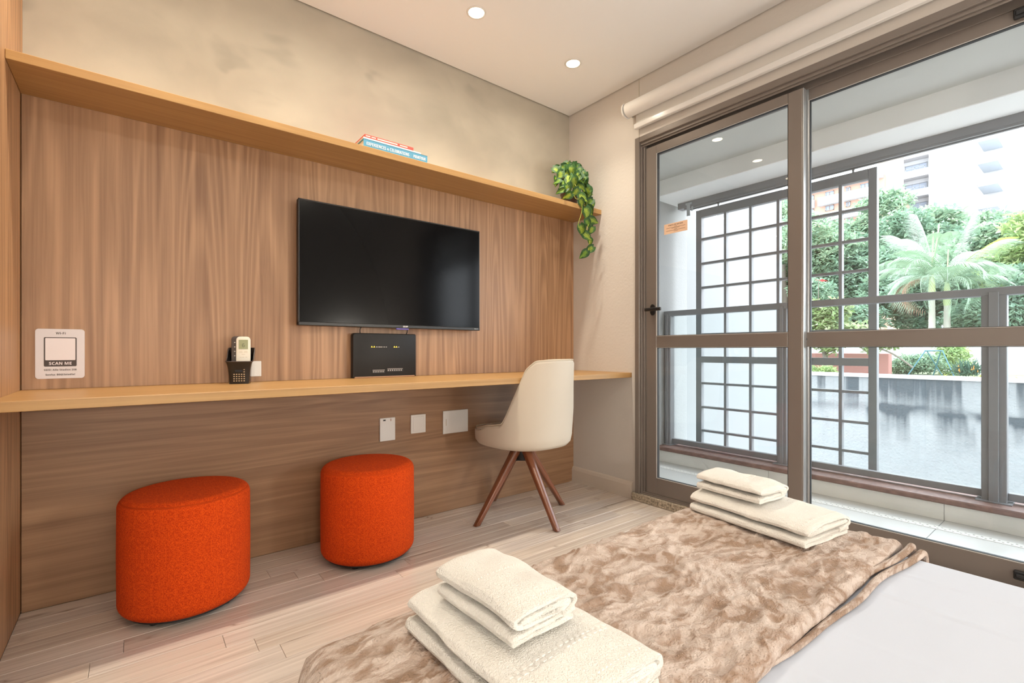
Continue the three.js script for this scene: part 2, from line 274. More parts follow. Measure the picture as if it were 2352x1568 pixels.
{ // Wi-Fi notice, its square code left out
  const t = thing('wifi_notice', 'white plastic wall notice headed Wi-Fi with a SCAN ME box', 'sign', [-0.2, 0.872, PZ]);
  const w = 0.0625, h = 0.0855, r = 0.009, s = new THREE.Shape();
  s.moveTo(-w + r, -h); s.lineTo(w - r, -h); s.absarc(w - r, -h + r, r, -Math.PI / 2, 0); s.lineTo(w, h - r); s.absarc(w - r, h - r, r, 0, Math.PI / 2); s.lineTo(-w + r, h); s.absarc(-w + r, h - r, r, Math.PI / 2, Math.PI); s.lineTo(-w, -h + r); s.absarc(-w + r, -h + r, r, Math.PI, 1.5 * Math.PI);
  mk('plate', new THREE.ExtrudeGeometry(s, { depth: 0.003, bevelEnabled: true, bevelSize: 0.0006, bevelThickness: 0.0006, bevelSegments: 2 }), std({ color: lin(0.74, 0.7, 0.72), roughness: 0.35 }), t);
  const p = textPlane(0.125, 0.171, canvasTex(768, 1050, (c, W, Hh) => {
    c.clearRect(0, 0, W, Hh); c.fillStyle = '#453a37'; c.textAlign = 'center';
    c.font = 'bold 66px sans-serif'; c.fillText('Wi-Fi', 392, 110);
    c.beginPath(); c.roundRect(130, 175, 512, 620, 22); c.fill();
    c.fillStyle = '#efe8ea'; c.beginPath(); c.roundRect(150, 192, 472, 470, 12); c.fill();
    c.font = 'bold 84px sans-serif'; c.fillText('SCAN ME', 386, 760);
    c.fillStyle = '#4a403d'; c.font = 'bold 50px sans-serif'; c.fillText('SSID: Alle Studios 208', 386, 884); c.fillText('Senha: B0@3stadia!', 386, 986);
  })); p.name = 'print'; p.position.set(0, 0, 0.0042); t.add(p);
}
{ // three wall plates under the desk and one behind the basket
  const plate = (x0, x1, y0, y1, label) => { const t = thing('wall_plate', label, 'wall plate', [(x0 + x1) / 2, (y0 + y1) / 2, PZ], 'white wall plates on the oak wall'); const w = (x1 - x0) / 2, h = (y1 - y0) / 2; mk('cover', cbox(-w, w, -h, h, 0, 0.008, 0.002), M.white, t); return [t, w, h]; };
  const [a, aw, ah] = plate(0.962, 1.044, 0.428, 0.544, 'white wall plate with a small dark slot, left of the three under the desk');
  mk('socket_slot', cbox(-aw + 0.017, -aw + 0.03, ah - 0.015, ah - 0.008, 0.0075, 0.0088, 0.0004), M.black, a);
  mk('switch_slot', cbox(aw - 0.026, aw - 0.0225, ah - 0.018, ah - 0.006, 0.0075, 0.0088, 0.0003), std({ color: lin(0.36, 0.16, 0.12), roughness: 0.5 }), a);
  const [b, bw, bh] = plate(1.131, 1.217, 0.449, 0.546, 'small square white wall plate, middle of the three under the desk');
  mk('insert', cbox(-bw + 0.012, bw - 0.012, -bh + 0.01, bh - 0.01, 0.007, 0.0095, 0.0015), M.whiteGloss, b);
  const [c2, cw] = plate(1.323, 1.484, 0.426, 0.5515, 'large square white wall plate beside the chair seat');
  mk('latch', cbox(-cw + 0.016, -cw + 0.02, -0.018, 0.018, 0.0075, 0.0092, 0.0004), M.creamSeam, c2);
  plate(0.386, 0.43, 0.772, 0.838, 'pale grey wall plate partly hidden behind the black basket');
}
{ // black perforated holder with two remote controls
  const t = thing('remote_basket', 'small glossy black perforated basket holding remote controls on the desk', 'basket', [0.338, DESK_Y, 0.128]); t.rotation.y = -0.3;
  const prof = (y, hx, hz, n = 28) => Array.from({ length: n }, (_, i) => { const a = (i / n) * 2 * Math.PI, c = Math.cos(a), s = Math.sin(a), e = 0.38; return [Math.sign(c) * Math.pow(Math.abs(c), e) * hx, y, Math.sign(s) * Math.pow(Math.abs(s), e) * hz]; });
  const rim = (p, hz, f) => 0.089 + f * 0.054 * sstep(0.25, -0.75, p[2] / hz);
  const skin = (inset) => {                                        // side wall as a strip, front low and back high
    const n = 40, rows = 8, P = [], I = [];
    for (let k = 0; k <= rows; k++) { const q = k / rows, fl = 1 + 0.16 * Math.pow(q, 5), base = prof(0, (0.036 + 0.005 * q) * fl - inset, (0.034 + 0.006 * q) * fl - inset, n); for (const p of base) P.push(p[0], mix(0.002 + inset, rim(p, 0.046, 1), q), p[2] - 0.006 * q * q * (p[2] < 0 ? 1 : 0)); }
    for (let k = 0; k < rows; k++) for (let i = 0; i < n; i++) { const a = k * n + i, b = k * n + (i + 1) % n; I.push(a, a + n, b, b, a + n, b + n); }
    const g = new THREE.BufferGeometry(); g.setAttribute('position', new THREE.Float32BufferAttribute(P, 3)); g.setIndex(inset ? I.map((_, i) => I[i - (i % 3) + (2 - (i % 3))]) : I); g.computeVertexNormals(); g.setAttribute('uv', new THREE.Float32BufferAttribute(new Float32Array(P.length / 3 * 2), 2)); return g;
  };
  const gloss = phy({ color: lin(0.013, 0.011, 0.011), roughness: 0.18 });
  mk('body', join([skin(0), skin(0.0025), cbox(-0.034, 0.034, 0, 0.004, -0.032, 0.032, 0.001)]), gloss, t);
  const top = prof(0, 0.041 * 1.16, 0.04 * 1.16, 40).map((p) => [p[0], rim(p, 0.046, 1), p[2] - 0.006 * (p[2] < 0 ? 1 : 0)]); top.push(top[0]);
  mk('rim', new THREE.TubeGeometry(new THREE.CatmullRomCurve3(top.map((p) => V(...p))), 80, 0.0022, 6), std({ color: lin(0.05, 0.032, 0.025), roughness: 0.35 }), t);
  const holes = [], hole = (x, y) => holes.push(cbox(x - 0.0022, x + 0.0022, y - 0.0018, y + 0.0018, 0.0352, 0.0388, 0.0004));
  for (const y of [0.0125, 0.021, 0.03, 0.0385]) for (let i = 0; i < 5; i++) hole(-0.016 + i * 0.0088, y);
  for (let i = 0; i < 5; i++) hole(-0.016 + i * 0.0088, 0.075); for (const y of [0.048, 0.057, 0.066]) hole(0.0192, y);
  mk('perforation', join(holes), std({ color: lin(0.55, 0.4, 0.25), roughness: 0.7 }), t);
  mk('label_pad', cbox(-0.014, 0.014, 0.046, 0.069, 0.0352, 0.0383, 0.001), gloss, t);
}
{
  const remote = (name, label, x, y, z, w, h, d, m, tilt, turn = -0.2) => { const t = thing(name, label, 'remote control', [x, y, z], 'remote controls in the basket'); t.rotation.set(tilt, turn, 0, 'YXZ'); const s = new THREE.Shape(), r = w * 0.3, a = w / 2; s.moveTo(-a, 0); s.lineTo(a, 0); s.lineTo(a, h - r); s.quadraticCurveTo(a, h, a - r, h); s.lineTo(-a + r, h); s.quadraticCurveTo(-a, h, -a, h - r); s.closePath(); mk('case', toCreasedNormals(move(new THREE.ExtrudeGeometry(s, { depth: d, bevelEnabled: true, bevelSize: 0.002, bevelThickness: 0.003, bevelSegments: 3 }), 0, 0, -d / 2), 0.8), m, t); return t; };
  const a = remote('remote_control', 'white air-conditioner remote control with grey display, front one in the black basket', 0.348, DESK_Y + 0.03, 0.135, 0.047, 0.157, 0.014, std({ color: lin(0.72, 0.66, 0.56), roughness: 0.4 }), -0.06);
  mk('display', cbox(-0.0165, 0.0165, 0.108, 0.146, 0.0085, 0.0107, 0.0006), phy({ color: lin(0.25, 0.26, 0.13), roughness: 0.15 }), a);
  const dg = textPlane(0.018, 0.024, canvasTex(96, 128, (c) => { c.font = '110px sans-serif'; c.fillStyle = '#4c5030'; c.textAlign = 'center'; c.fillText('6', 48, 104); })); dg.name = 'digit'; dg.position.set(0, 0.124, 0.0109); a.add(dg);
  for (const [x, y, w] of [[-0.009, 0.1, 0.012], [0.009, 0.1, 0.012], [-0.009, 0.0955, 0.013], [0.009, 0.0955, 0.013], [0, 0.0875, 0.012], [-0.009, 0.0765, 0.005], [0, 0.0765, 0.006], [0.011, 0.0765, 0.005]]) mk('button', cbox(x - w / 2, x + w / 2, y - 0.0011, y + 0.0011, 0.009, 0.0106, 0.0004), M.creamSeam, a);
  const b = remote('remote_control', 'dark grey remote control behind the white one in the basket', 0.334, DESK_Y + 0.034, 0.106, 0.044, 0.155, 0.014, std({ color: lin(0.075, 0.055, 0.048), roughness: 0.45 }), -0.05);
  for (let i = 0; i < 4; i++) for (const x of [-0.012, 0, 0.012]) mk('button', cbox(x - 0.0025, x + 0.0025, 0.075 + i * 0.018, 0.079 + i * 0.018, 0.009, 0.0108, 0.0008), M.bead, b);
}
{ // books on the shelf
  const book = (label, x, y, z, w, h, d, cover, pages, turn, print, leaf = 0.002) => {
    const t = thing('book', label, 'book', [x, y, z], 'books lying on the shelf'); t.rotation.y = turn;
    mk('cover', join([cbox(-w / 2, w / 2, 0, leaf, -d, 0, 0.0006), cbox(-w / 2, w / 2, h - leaf, h, -d, 0, 0.0006), cbox(-w / 2, w / 2, 0, h, -0.003, 0, 0.001)]), cover, t);
    mk('pages', cbox(-w / 2 + 0.004, w / 2 - 0.004, leaf, h - leaf, -d + 0.004, -0.003, 0.0004), pages, t);
    if (print) { const p = textPlane(w, h, print); p.name = 'spine_print'; p.position.set(0, h / 2, 0.0006); t.add(p); }
  };
  const paper = std({ color: lin(0.75, 0.68, 0.56), roughness: 0.9 });
  book('large blue book lettered EXPERIENCES, bottom of the stack on the shelf', 0.95, SH_Y + 0.0005, 0.272, 0.314, 0.039, 0.235, std({ color: lin(0.1, 0.33, 0.5), roughness: 0.45 }), paper, 0.0, canvasTex(1024, 128, (c) => { c.fillStyle = '#eef4f6'; c.font = 'bold 62px sans-serif'; c.fillText('EXPERIENCES', 40, 84, 300); c.font = 'bold 44px sans-serif'; c.fillText('&', 354, 82); c.font = 'bold 62px sans-serif'; c.fillText('CELEBRATIONS', 398, 84, 316); c.fillText('PRIMETOUR', 780, 84, 210); c.strokeStyle = '#7fb0cf'; c.lineWidth = 5; c.beginPath(); c.moveTo(728, 92); c.lineTo(742, 48); c.lineTo(758, 92); c.stroke(); }), 0.003);
  book('thin white book in the middle of the stack on the shelf', 0.933, SH_Y + 0.0397, 0.271, 0.282, 0.0068, 0.21, M.whiteGloss, paper, 0.004, null, 0.0015);
  book('thin red book on top of the stack on the shelf', 0.917, SH_Y + 0.0467, 0.27, 0.235, 0.0145, 0.17, std({ color: lin(0.68, 0.1, 0.075), roughness: 0.45 }), paper, -0.004, canvasTex(1024, 48, (c) => { c.fillStyle = '#ffd9cf'; c.fillRect(20, 16, 90, 16); c.fillRect(130, 16, 90, 16); c.fillRect(250, 14, 420, 20); c.fillRect(720, 16, 170, 18); }), 0.0015);
}

// ------------------------------------------------------------------ trailing pothos on the shelf
{
  const t = thing('pothos_plant', 'trailing green and yellow pothos plant hanging from the shelf end', 'plant', [2.17, SH_Y, 0.17]);
  mk('pot', new THREE.LatheGeometry([[0, 0.001], [0.04, 0.001], [0.043, 0.006], [0.054, 0.085], [0.057, 0.088], [0.057, 0.096], [0.05, 0.096], [0.048, 0.082], [0, 0.08]].map((p) => new THREE.Vector2(...p)), 32), std({ color: lin(0.09, 0.04, 0.022), roughness: 0.5 }), t);
  const lt = ctex(128, 128, 1, 1, (u, v) => {
    const e = Math.abs(u - 0.5) * 2, a = fbm(u * 9, v * 5, 3), b = fbm(u * 26 + 3, v * 20, 2), y = clamp(sstep(0.75, 0.1, e + (a - 0.5) * 1.3) * sstep(0.02, 0.25, v) * (0.7 + 0.6 * (b - 0.3)));
    return lerp3([0.016, 0.075, 0.01], [0.3, 0.4, 0.03], y);
  });
  const leafM = [phy({ map: lt, roughness: 0.6 }), phy({ map: lt, color: lin(0.55, 0.75, 0.55), roughness: 0.6 }), phy({ map: lt, color: lin(1.3, 1.2, 1.1), roughness: 0.5 })], stemM = std({ color: lin(0.38, 0.4, 0.06), roughness: 0.5 });
  const leafGeo = (fold, curl) => {
    const n = 8, k = 4, P = [], U = [], I = [];
    for (let i = 0; i <= n; i++) { const s = i / n, w = 0.5 * Math.pow(Math.sin(Math.PI * Math.pow(clamp(s * 0.97 + 0.03), 0.62)), 0.85) * (1 - 0.15 * s);
      for (let j = 0; j <= k; j++) { const q = (j / k - 0.5) * 2, x = q * w * 0.8, lobe = s < 0.15 ? -Math.abs(q) * 0.14 * (1 - s / 0.15) : 0; P.push(x, -(s + lobe) * 1.0, fold * Math.abs(x) - curl * s * s + 0.02 * Math.sin(s * 9 + q * 3)); U.push(j / k, s); } }
    for (let i = 0; i < n; i++) for (let j = 0; j < k; j++) { const a = i * (k + 1) + j; I.push(a, a + k + 1, a + 1, a + 1, a + k + 1, a + k + 2); }
    const g = new THREE.BufferGeometry(); g.setAttribute('position', new THREE.Float32BufferAttribute(P, 3)); g.setAttribute('uv', new THREE.Float32BufferAttribute(U, 2)); g.setIndex(I); g.computeVertexNormals(); return g;
  };
  const leafG = [leafGeo(0.35, 0.25), leafGeo(0.6, 0.45), leafGeo(0.2, 0.1)];
  // leaf places as offsets along the shelf (dx), in height and out from the pot; turn about the view of the leaf, size
  const LEAVES = [[-0.128, 0.205, 0.03, 0.9, 0.07], [-0.142, 0.165, 0.06, -0.4, 0.06], [-0.052, 0.25, 0.02, -0.3, 0.07], [-0.015, 0.245, 0.05, 0.3, 0.062], [0.018, 0.27, 0.03, -2.6, 0.065], [-0.078, 0.19, 0.09, -0.1, 0.075], [-0.045, 0.21, 0.08, 0.8, 0.066], [-0.035, 0.155, 0.1, 0.5, 0.065], [-0.072, 0.125, 0.11, 0.1, 0.07], [-0.125, 0.115, 0.07, -0.7, 0.066], [0.005, 0.185, 0.1, -0.2, 0.066], [0.015, 0.23, 0.07, 0.6, 0.07], [0.046, 0.195, 0.08, -0.4, 0.06], [0.065, 0.22, 0.04, 1.2, 0.06], [0.03, 0.15, 0.1, 0.2, 0.07], [0.066, 0.145, 0.07, 0.7, 0.07], [-0.012, 0.105, 0.12, 1.1, 0.075], [0.045, 0.085, 0.125, 0.4, 0.075], [0.092, 0.12, 0.06, 0.3, 0.08], [-0.155, 0.13, 0.05, -1.2, 0.05], [-0.1, 0.17, 0.08, 0.4, 0.06], [-0.1, 0.235, -0.02, -0.9, 0.06], [0.04, 0.27, -0.02, 0.4, 0.06], [-0.06, 0.165, 0.1, 1.4, 0.055], [0.0, 0.14, 0.11, -0.8, 0.06],
    [-0.088, 0.055, 0.135, -0.75, 0.06], [-0.152, 0.02, 0.135, -1.0, 0.055], [-0.022, 0.035, 0.14, 0.9, 0.066], [-0.036, 0.0, 0.138, 0.35, 0.055], [0.026, 0.015, 0.14, -0.9, 0.06], [0.062, 0.01, 0.13, 0.2, 0.06], [0.006, -0.055, 0.142, 0.2, 0.075], [0.038, -0.035, 0.14, 0.75, 0.07], [0.07, -0.09, 0.138, 1.25, 0.068], [0.018, -0.115, 0.142, 0.5, 0.055], [-0.035, -0.165, 0.14, 0.35, 0.068], [0.012, -0.195, 0.142, 0.9, 0.066], [0.045, -0.155, 0.14, -0.55, 0.055], [0.042, -0.225, 0.138, 0.15, 0.045], [-0.018, -0.31, 0.14, -0.75, 0.064], [0.03, -0.275, 0.14, -0.95, 0.062]];
  for (let k = 0; k < 26; k++) { const a = rr(0, 6.28), e = rr(-0.2, 1), q = 0.13 * Math.sqrt(1 - e * e * 0.7); LEAVES.unshift([-0.02 + Math.cos(a) * q, 0.1 + 0.13 * e, 0.02 + Math.abs(Math.sin(a)) * q * 0.8, rr(-1.4, 1.4), rr(0.052, 0.072)]); }
  LEAVES.forEach(([dx, y, dz, turn, size], i) => {
    const m = mk('leaf', leafG[i % 3], leafM[(i * 7) % 5 === 0 ? 1 : (i * 5) % 4 === 0 ? 2 : 0], t);
    const low = i >= 51, face = low ? -0.55 : -0.6 + rr(-0.8, 0.8);
    m.rotation.set((low ? 0.05 : -0.25) + rr(-0.3, 0.3), face, turn, 'YXZ'); m.scale.setScalar(size * 1.12); m.position.set(dx, y, dz); m.translateY(size * 0.55);
  });
  const stems = [[[0, 0.09, 0.02], [0.0, 0.12, 0.09], [0.0, 0.05, 0.135], [0.02, -0.03, 0.138], [0.03, -0.1, 0.139], [0.01, -0.16, 0.139], [0.035, -0.2, 0.138], [0.02, -0.29, 0.138]], [[-0.02, 0.09, 0.02], [-0.06, 0.13, 0.09], [-0.055, 0.06, 0.137], [-0.06, 0.02, 0.14], [-0.088, 0.018, 0.14], [-0.1, 0.035, 0.137]], [[-0.01, 0.09, 0.01], [-0.04, 0.1, 0.1], [-0.03, 0.0, 0.136], [-0.036, -0.06, 0.138], [-0.062, -0.13, 0.137], [-0.06, -0.155, 0.137]], [[0.01, 0.09, 0], [0.03, 0.2, 0.05], [0.06, 0.19, 0.08]], [[-0.01, 0.09, 0], [-0.06, 0.2, 0.04], [-0.12, 0.16, 0.06]], [[0, 0.09, 0], [-0.02, 0.22, 0.03], [-0.01, 0.25, 0.04]]];
  for (const s of stems) mk('stem', tube(s, 0.0017, 30, 6), stemM, t);
}

// ------------------------------------------------------------------ poufs
{
  const R = 0.194, HH = 0.398, rb = 0.034, P = [[0, 0.018], [R - rb, 0.018]];
  for (let i = 1; i <= 8; i++) { const a = i / 8 * Math.PI / 2; P.push([R - rb + rb * Math.sin(a), 0.018 + rb - rb * Math.cos(a)]); }
  P.push([R + 0.001, 0.2]);
  for (let i = 0; i <= 8; i++) { const a = i / 8 * Math.PI / 2; P.push([R - rb + rb * Math.cos(a), HH - rb + rb * Math.sin(a)]); }
  P.push([R * 0.5, HH + 0.003], [0, HH + 0.004]);
  const body = new THREE.LatheGeometry(P.map((p) => new THREE.Vector2(...p)), 96); { const u = body.attributes.uv, p = body.attributes.position; for (let i = 0; i < u.count; i++) { const a = u.getX(i); if (p.getY(i) > HH - 0.012) u.setXY(i, p.getX(i), p.getZ(i)); else u.setXY(i, a * 2 * Math.PI * R, p.getY(i)); } }
  const first = thing('pouf', 'round orange fabric pouf nearer the left side panel, larger in view', 'pouf', [0.149, 0, 0.292], 'orange poufs under the desk');
  mk('upholstery', body, M.felt, first);
  mk('base_disc', move(cyl(0.17, 0.17, 0.006, 48), 0, 0.0165, 0), M.blackMatte, first);
  for (let k = 0; k < 4; k++) { const a = 0.75 + k * Math.PI / 2; mk('foot', move(cyl(0.016, 0.014, 0.016, 16), Math.cos(a) * 0.14, 0.008, Math.sin(a) * 0.14), M.black, first); }
  const second = first.clone(); second.name = numbered('pouf'); second.position.set(0.802, 0, 0.304); second.userData.label = 'round orange fabric pouf below the router, nearer the chair'; scene.add(second);
}

// ------------------------------------------------------------------ chair
{
  const t = thing('desk_chair', 'cream upholstered bucket chair on four splayed dark red wooden legs', 'chair', [1.636, 0, 0.345]); t.rotation.y = Math.PI + 0.07;     // front towards the desk
  const N = 96, P = [], U = [], I = [], rimPts = [], K = 17;
  const W = 0.232, D = 0.255, yb = 0.385;
  const topOf = (a) => { const b = Math.abs(a); return 0.838 - 0.006 * sstep(0.3, 0.8, b) - 0.034 * Math.pow(sstep(0.72, 1.04, b), 1.6) - 0.275 * sstep(1.0, 1.38, b) - 0.045 * sstep(1.2, 2.1, b) - 0.012 * sstep(1.9, 3.1, b); };       // a = angle from the back
  for (let i = 0; i <= N; i++) {
    const a = (i / N) * 2 * Math.PI - Math.PI, sx = Math.sin(a), cz = -Math.cos(a), e = 0.84, px = Math.sign(sx) * Math.pow(Math.abs(sx), e), pz = Math.sign(cz) * Math.pow(Math.abs(cz), e), h = topOf(a);
    const at = (q, y, inset) => { const k = clamp((y - yb) / 0.45), tw = 1 - 0.22 * sstep(0.2, 1, k) + 0.02 * Math.sin(k * Math.PI), td = 1 - 0.1 * k, lean = -0.075 * k; return [px * Math.max(0.001, W * tw - inset) * q, y, pz * Math.max(0.001, D * td - inset) * q + lean * (cz < 0 ? 1 : 0.2)]; };
    const rows = [at(0.02, yb - 0.006, 0), at(0.5, yb - 0.005, 0), at(0.82, yb, 0), at(0.93, yb + 0.008, 0), at(0.985, yb + 0.026, 0), at(1, yb + 0.06, 0), at(1, mix(yb + 0.06, h, 0.35), 0), at(1, mix(yb + 0.06, h, 0.7), 0), at(1, h - 0.016, 0), at(1, h - 0.004, 0.006), at(1, h, 0.017), at(1, h - 0.005, 0.03), at(1, h - 0.018, 0.036), at(1, mix(0.5, h, 0.4) - 0.01, 0.042), at(1, 0.478, 0.05), at(0.5, 0.488, 0.05), at(0.02, 0.49, 0.05)];
    rows.forEach((p, r) => { P.push(...p); U.push(a * 0.24, p[1] + r * 0.01); }); rimPts.push(at(1, h + 0.0005, 0.006));
  }
  for (let i = 0; i < N; i++) for (let r = 0; r < K - 1; r++) { const a = i * K + r, b = a + K; I.push(a, a + 1, b, b, a + 1, b + 1); }
  const g = new THREE.BufferGeometry(); g.setAttribute('position', new THREE.Float32BufferAttribute(P, 3)); g.setAttribute('uv', new THREE.Float32BufferAttribute(U, 2)); g.setIndex(I); g.computeVertexNormals();
  mk('shell', g, M.cream, t);
  mk('piping', new THREE.TubeGeometry(new THREE.CatmullRomCurve3(rimPts.slice(0, N).map((p) => V(...p)), true), 240, 0.0024, 6), M.creamSeam, t);
  mk('care_tag', cbox(0.11, 0.14, yb - 0.004, yb + 0.004, -0.1, -0.098, 0.0003), M.white, t);
  mk('hub', join([move(cyl(0.032, 0.032, 0.085, 24), 0, yb - 0.045, 0), cbox(-0.11, 0.11, yb - 0.012, yb, -0.11, 0.11, 0.003)]), M.blackMatte, t);
  mk('crossed_rod', join([tube([[-0.07, 0.302, 0], [0, 0.296, 0], [0.07, 0.302, 0]], 0.003, 8, 6), tube([[0, 0.302, -0.07], [0, 0.296, 0], [0, 0.302, 0.07]], 0.003, 8, 6)]), M.black, t);
  const leg = () => {                                                // rounded, tapering leg from hub to foot along +x
    const ring = 14, steps = 10, Q = [], J = [], uv = [];
    for (let s = 0; s <= steps; s++) { const q = s / steps, x = mix(0.02, 0.284, q), y = mix(yb - 0.004, 0.004, q), w = mix(0.025, 0.0165, q), d = mix(0.037, 0.0175, Math.pow(q, 0.75));
      for (let k = 0; k < ring; k++) { const b = k / ring * 2 * Math.PI, c = Math.cos(b), v = Math.sin(b), f = (n) => Math.sign(n) * Math.pow(Math.abs(n), 0.7); Q.push(x + f(c) * d * (q > 0.98 ? 0.97 : 1), Math.max(0, y + (q < 0.95 ? -f(c) * d * 0.25 : 0)), f(v) * w); uv.push(q * 0.5, k / ring * 0.1); } }
    for (let s = 0; s < steps; s++) for (let k = 0; k < ring; k++) { const a = s * ring + k, b = s * ring + (k + 1) % ring; J.push(a, b, a + ring, b, b + ring, a + ring); }
    const c0 = Q.length / 3; Q.push(0.284, 0, 0); uv.push(0.5, 0.05); for (let k = 0; k < ring; k++) J.push(c0, steps * ring + k, steps * ring + (k + 1) % ring);
    const l = new THREE.BufferGeometry(); l.setAttribute('position', new THREE.Float32BufferAttribute(Q, 3)); l.setAttribute('uv', new THREE.Float32BufferAttribute(uv, 2)); l.setIndex(J.map((_, i) => J[i - (i % 3) + (2 - (i % 3))])); l.computeVertexNormals(); return l;
  };
  const lg = leg(); for (let k = 0; k < 4; k++) { const m = mk('leg', lg, M.redWood, t); m.rotation.y = k * Math.PI / 2 - 0.12; }
}

// ------------------------------------------------------------------ bed, blanket, towels
const BX0 = 0.235, BX1 = 1.625, BZ0 = 1.465, BZ1 = 3.36, BT = 0.345;
{
  const t = thing('bed', 'low double bed made up with a smooth white sheet', 'bed', [0, 0, 0]);
  const nx = 260, nz = 80, P = [], U = [], I = [], r = 0.05, y0 = 0.1;
  // rounded mattress under a fitted sheet: one sheet surface folded over the sides
  const X = BX1 - BX0, Z = BZ1 - BZ0, drop = BT - y0;
  for (let j = 0; j <= nz; j++) for (let i = 0; i <= nx; i++) {
    const a = mix(-drop, X + drop, i / nx), b = mix(-drop, Z + drop, j / nz), ca = clamp(a, r, X - r), cb = clamp(b, r, Z - r), da = a - ca, db = b - cb, d = Math.hypot(da, db), na = d ? da / d : 0, nb = d ? db / d : 0, q = r * Math.PI / 2, out = d < q ? r * Math.sin(d / r) : r, dn = d < q ? r * (1 - Math.cos(d / r)) : r + Math.min(d - q, drop - r);
    let cre = d > 0 ? 0 : 0.004 * (fbm(a * 3, b * 2.2, 3) - 0.5);
    if (d <= 0) for (const [c, k] of [[0.28, 1], [0.46, 2], [0.645, 3], [0.83, 4], [1.06, 5], [1.22, 6]]) cre += 0.0024 * Math.max(0, 1 - Math.abs(a - c - 0.02 * (vn(b * 2.2, k) - 0.5)) / 0.011) * sstep(0.3, 0.6, vn(b * 1.7 + 4, k * 3.3));
    P.push(BX0 + ca + na * out, BT - dn + cre, BZ0 + cb + nb * out); U.push(a, b);
  }
  for (let j = 0; j < nz; j++) for (let i = 0; i < nx; i++) { const a = j * (nx + 1) + i, b = a + nx + 1; I.push(a, b, a + 1, a + 1, b, b + 1); }
  const g = new THREE.BufferGeometry(); g.setAttribute('position', new THREE.Float32BufferAttribute(P, 3)); g.setAttribute('uv', new THREE.Float32BufferAttribute(U, 2)); g.setIndex(I); g.computeVertexNormals();
  mk('sheeted_mattress', g, M.sheet, t);
  mk('base', cbox(BX0 + 0.02, BX1 - 0.02, 0.05, 0.11, BZ0 + 0.02, BZ1 - 0.02, 0.004), M.blackMatte, t);
  for (const x of [BX0 + 0.1, BX1 - 0.1]) for (const z of [BZ0 + 0.12, BZ1 - 0.12]) mk('foot', move(cyl(0.025, 0.022, 0.05, 16), x, 0.025, z), M.black, t);
}
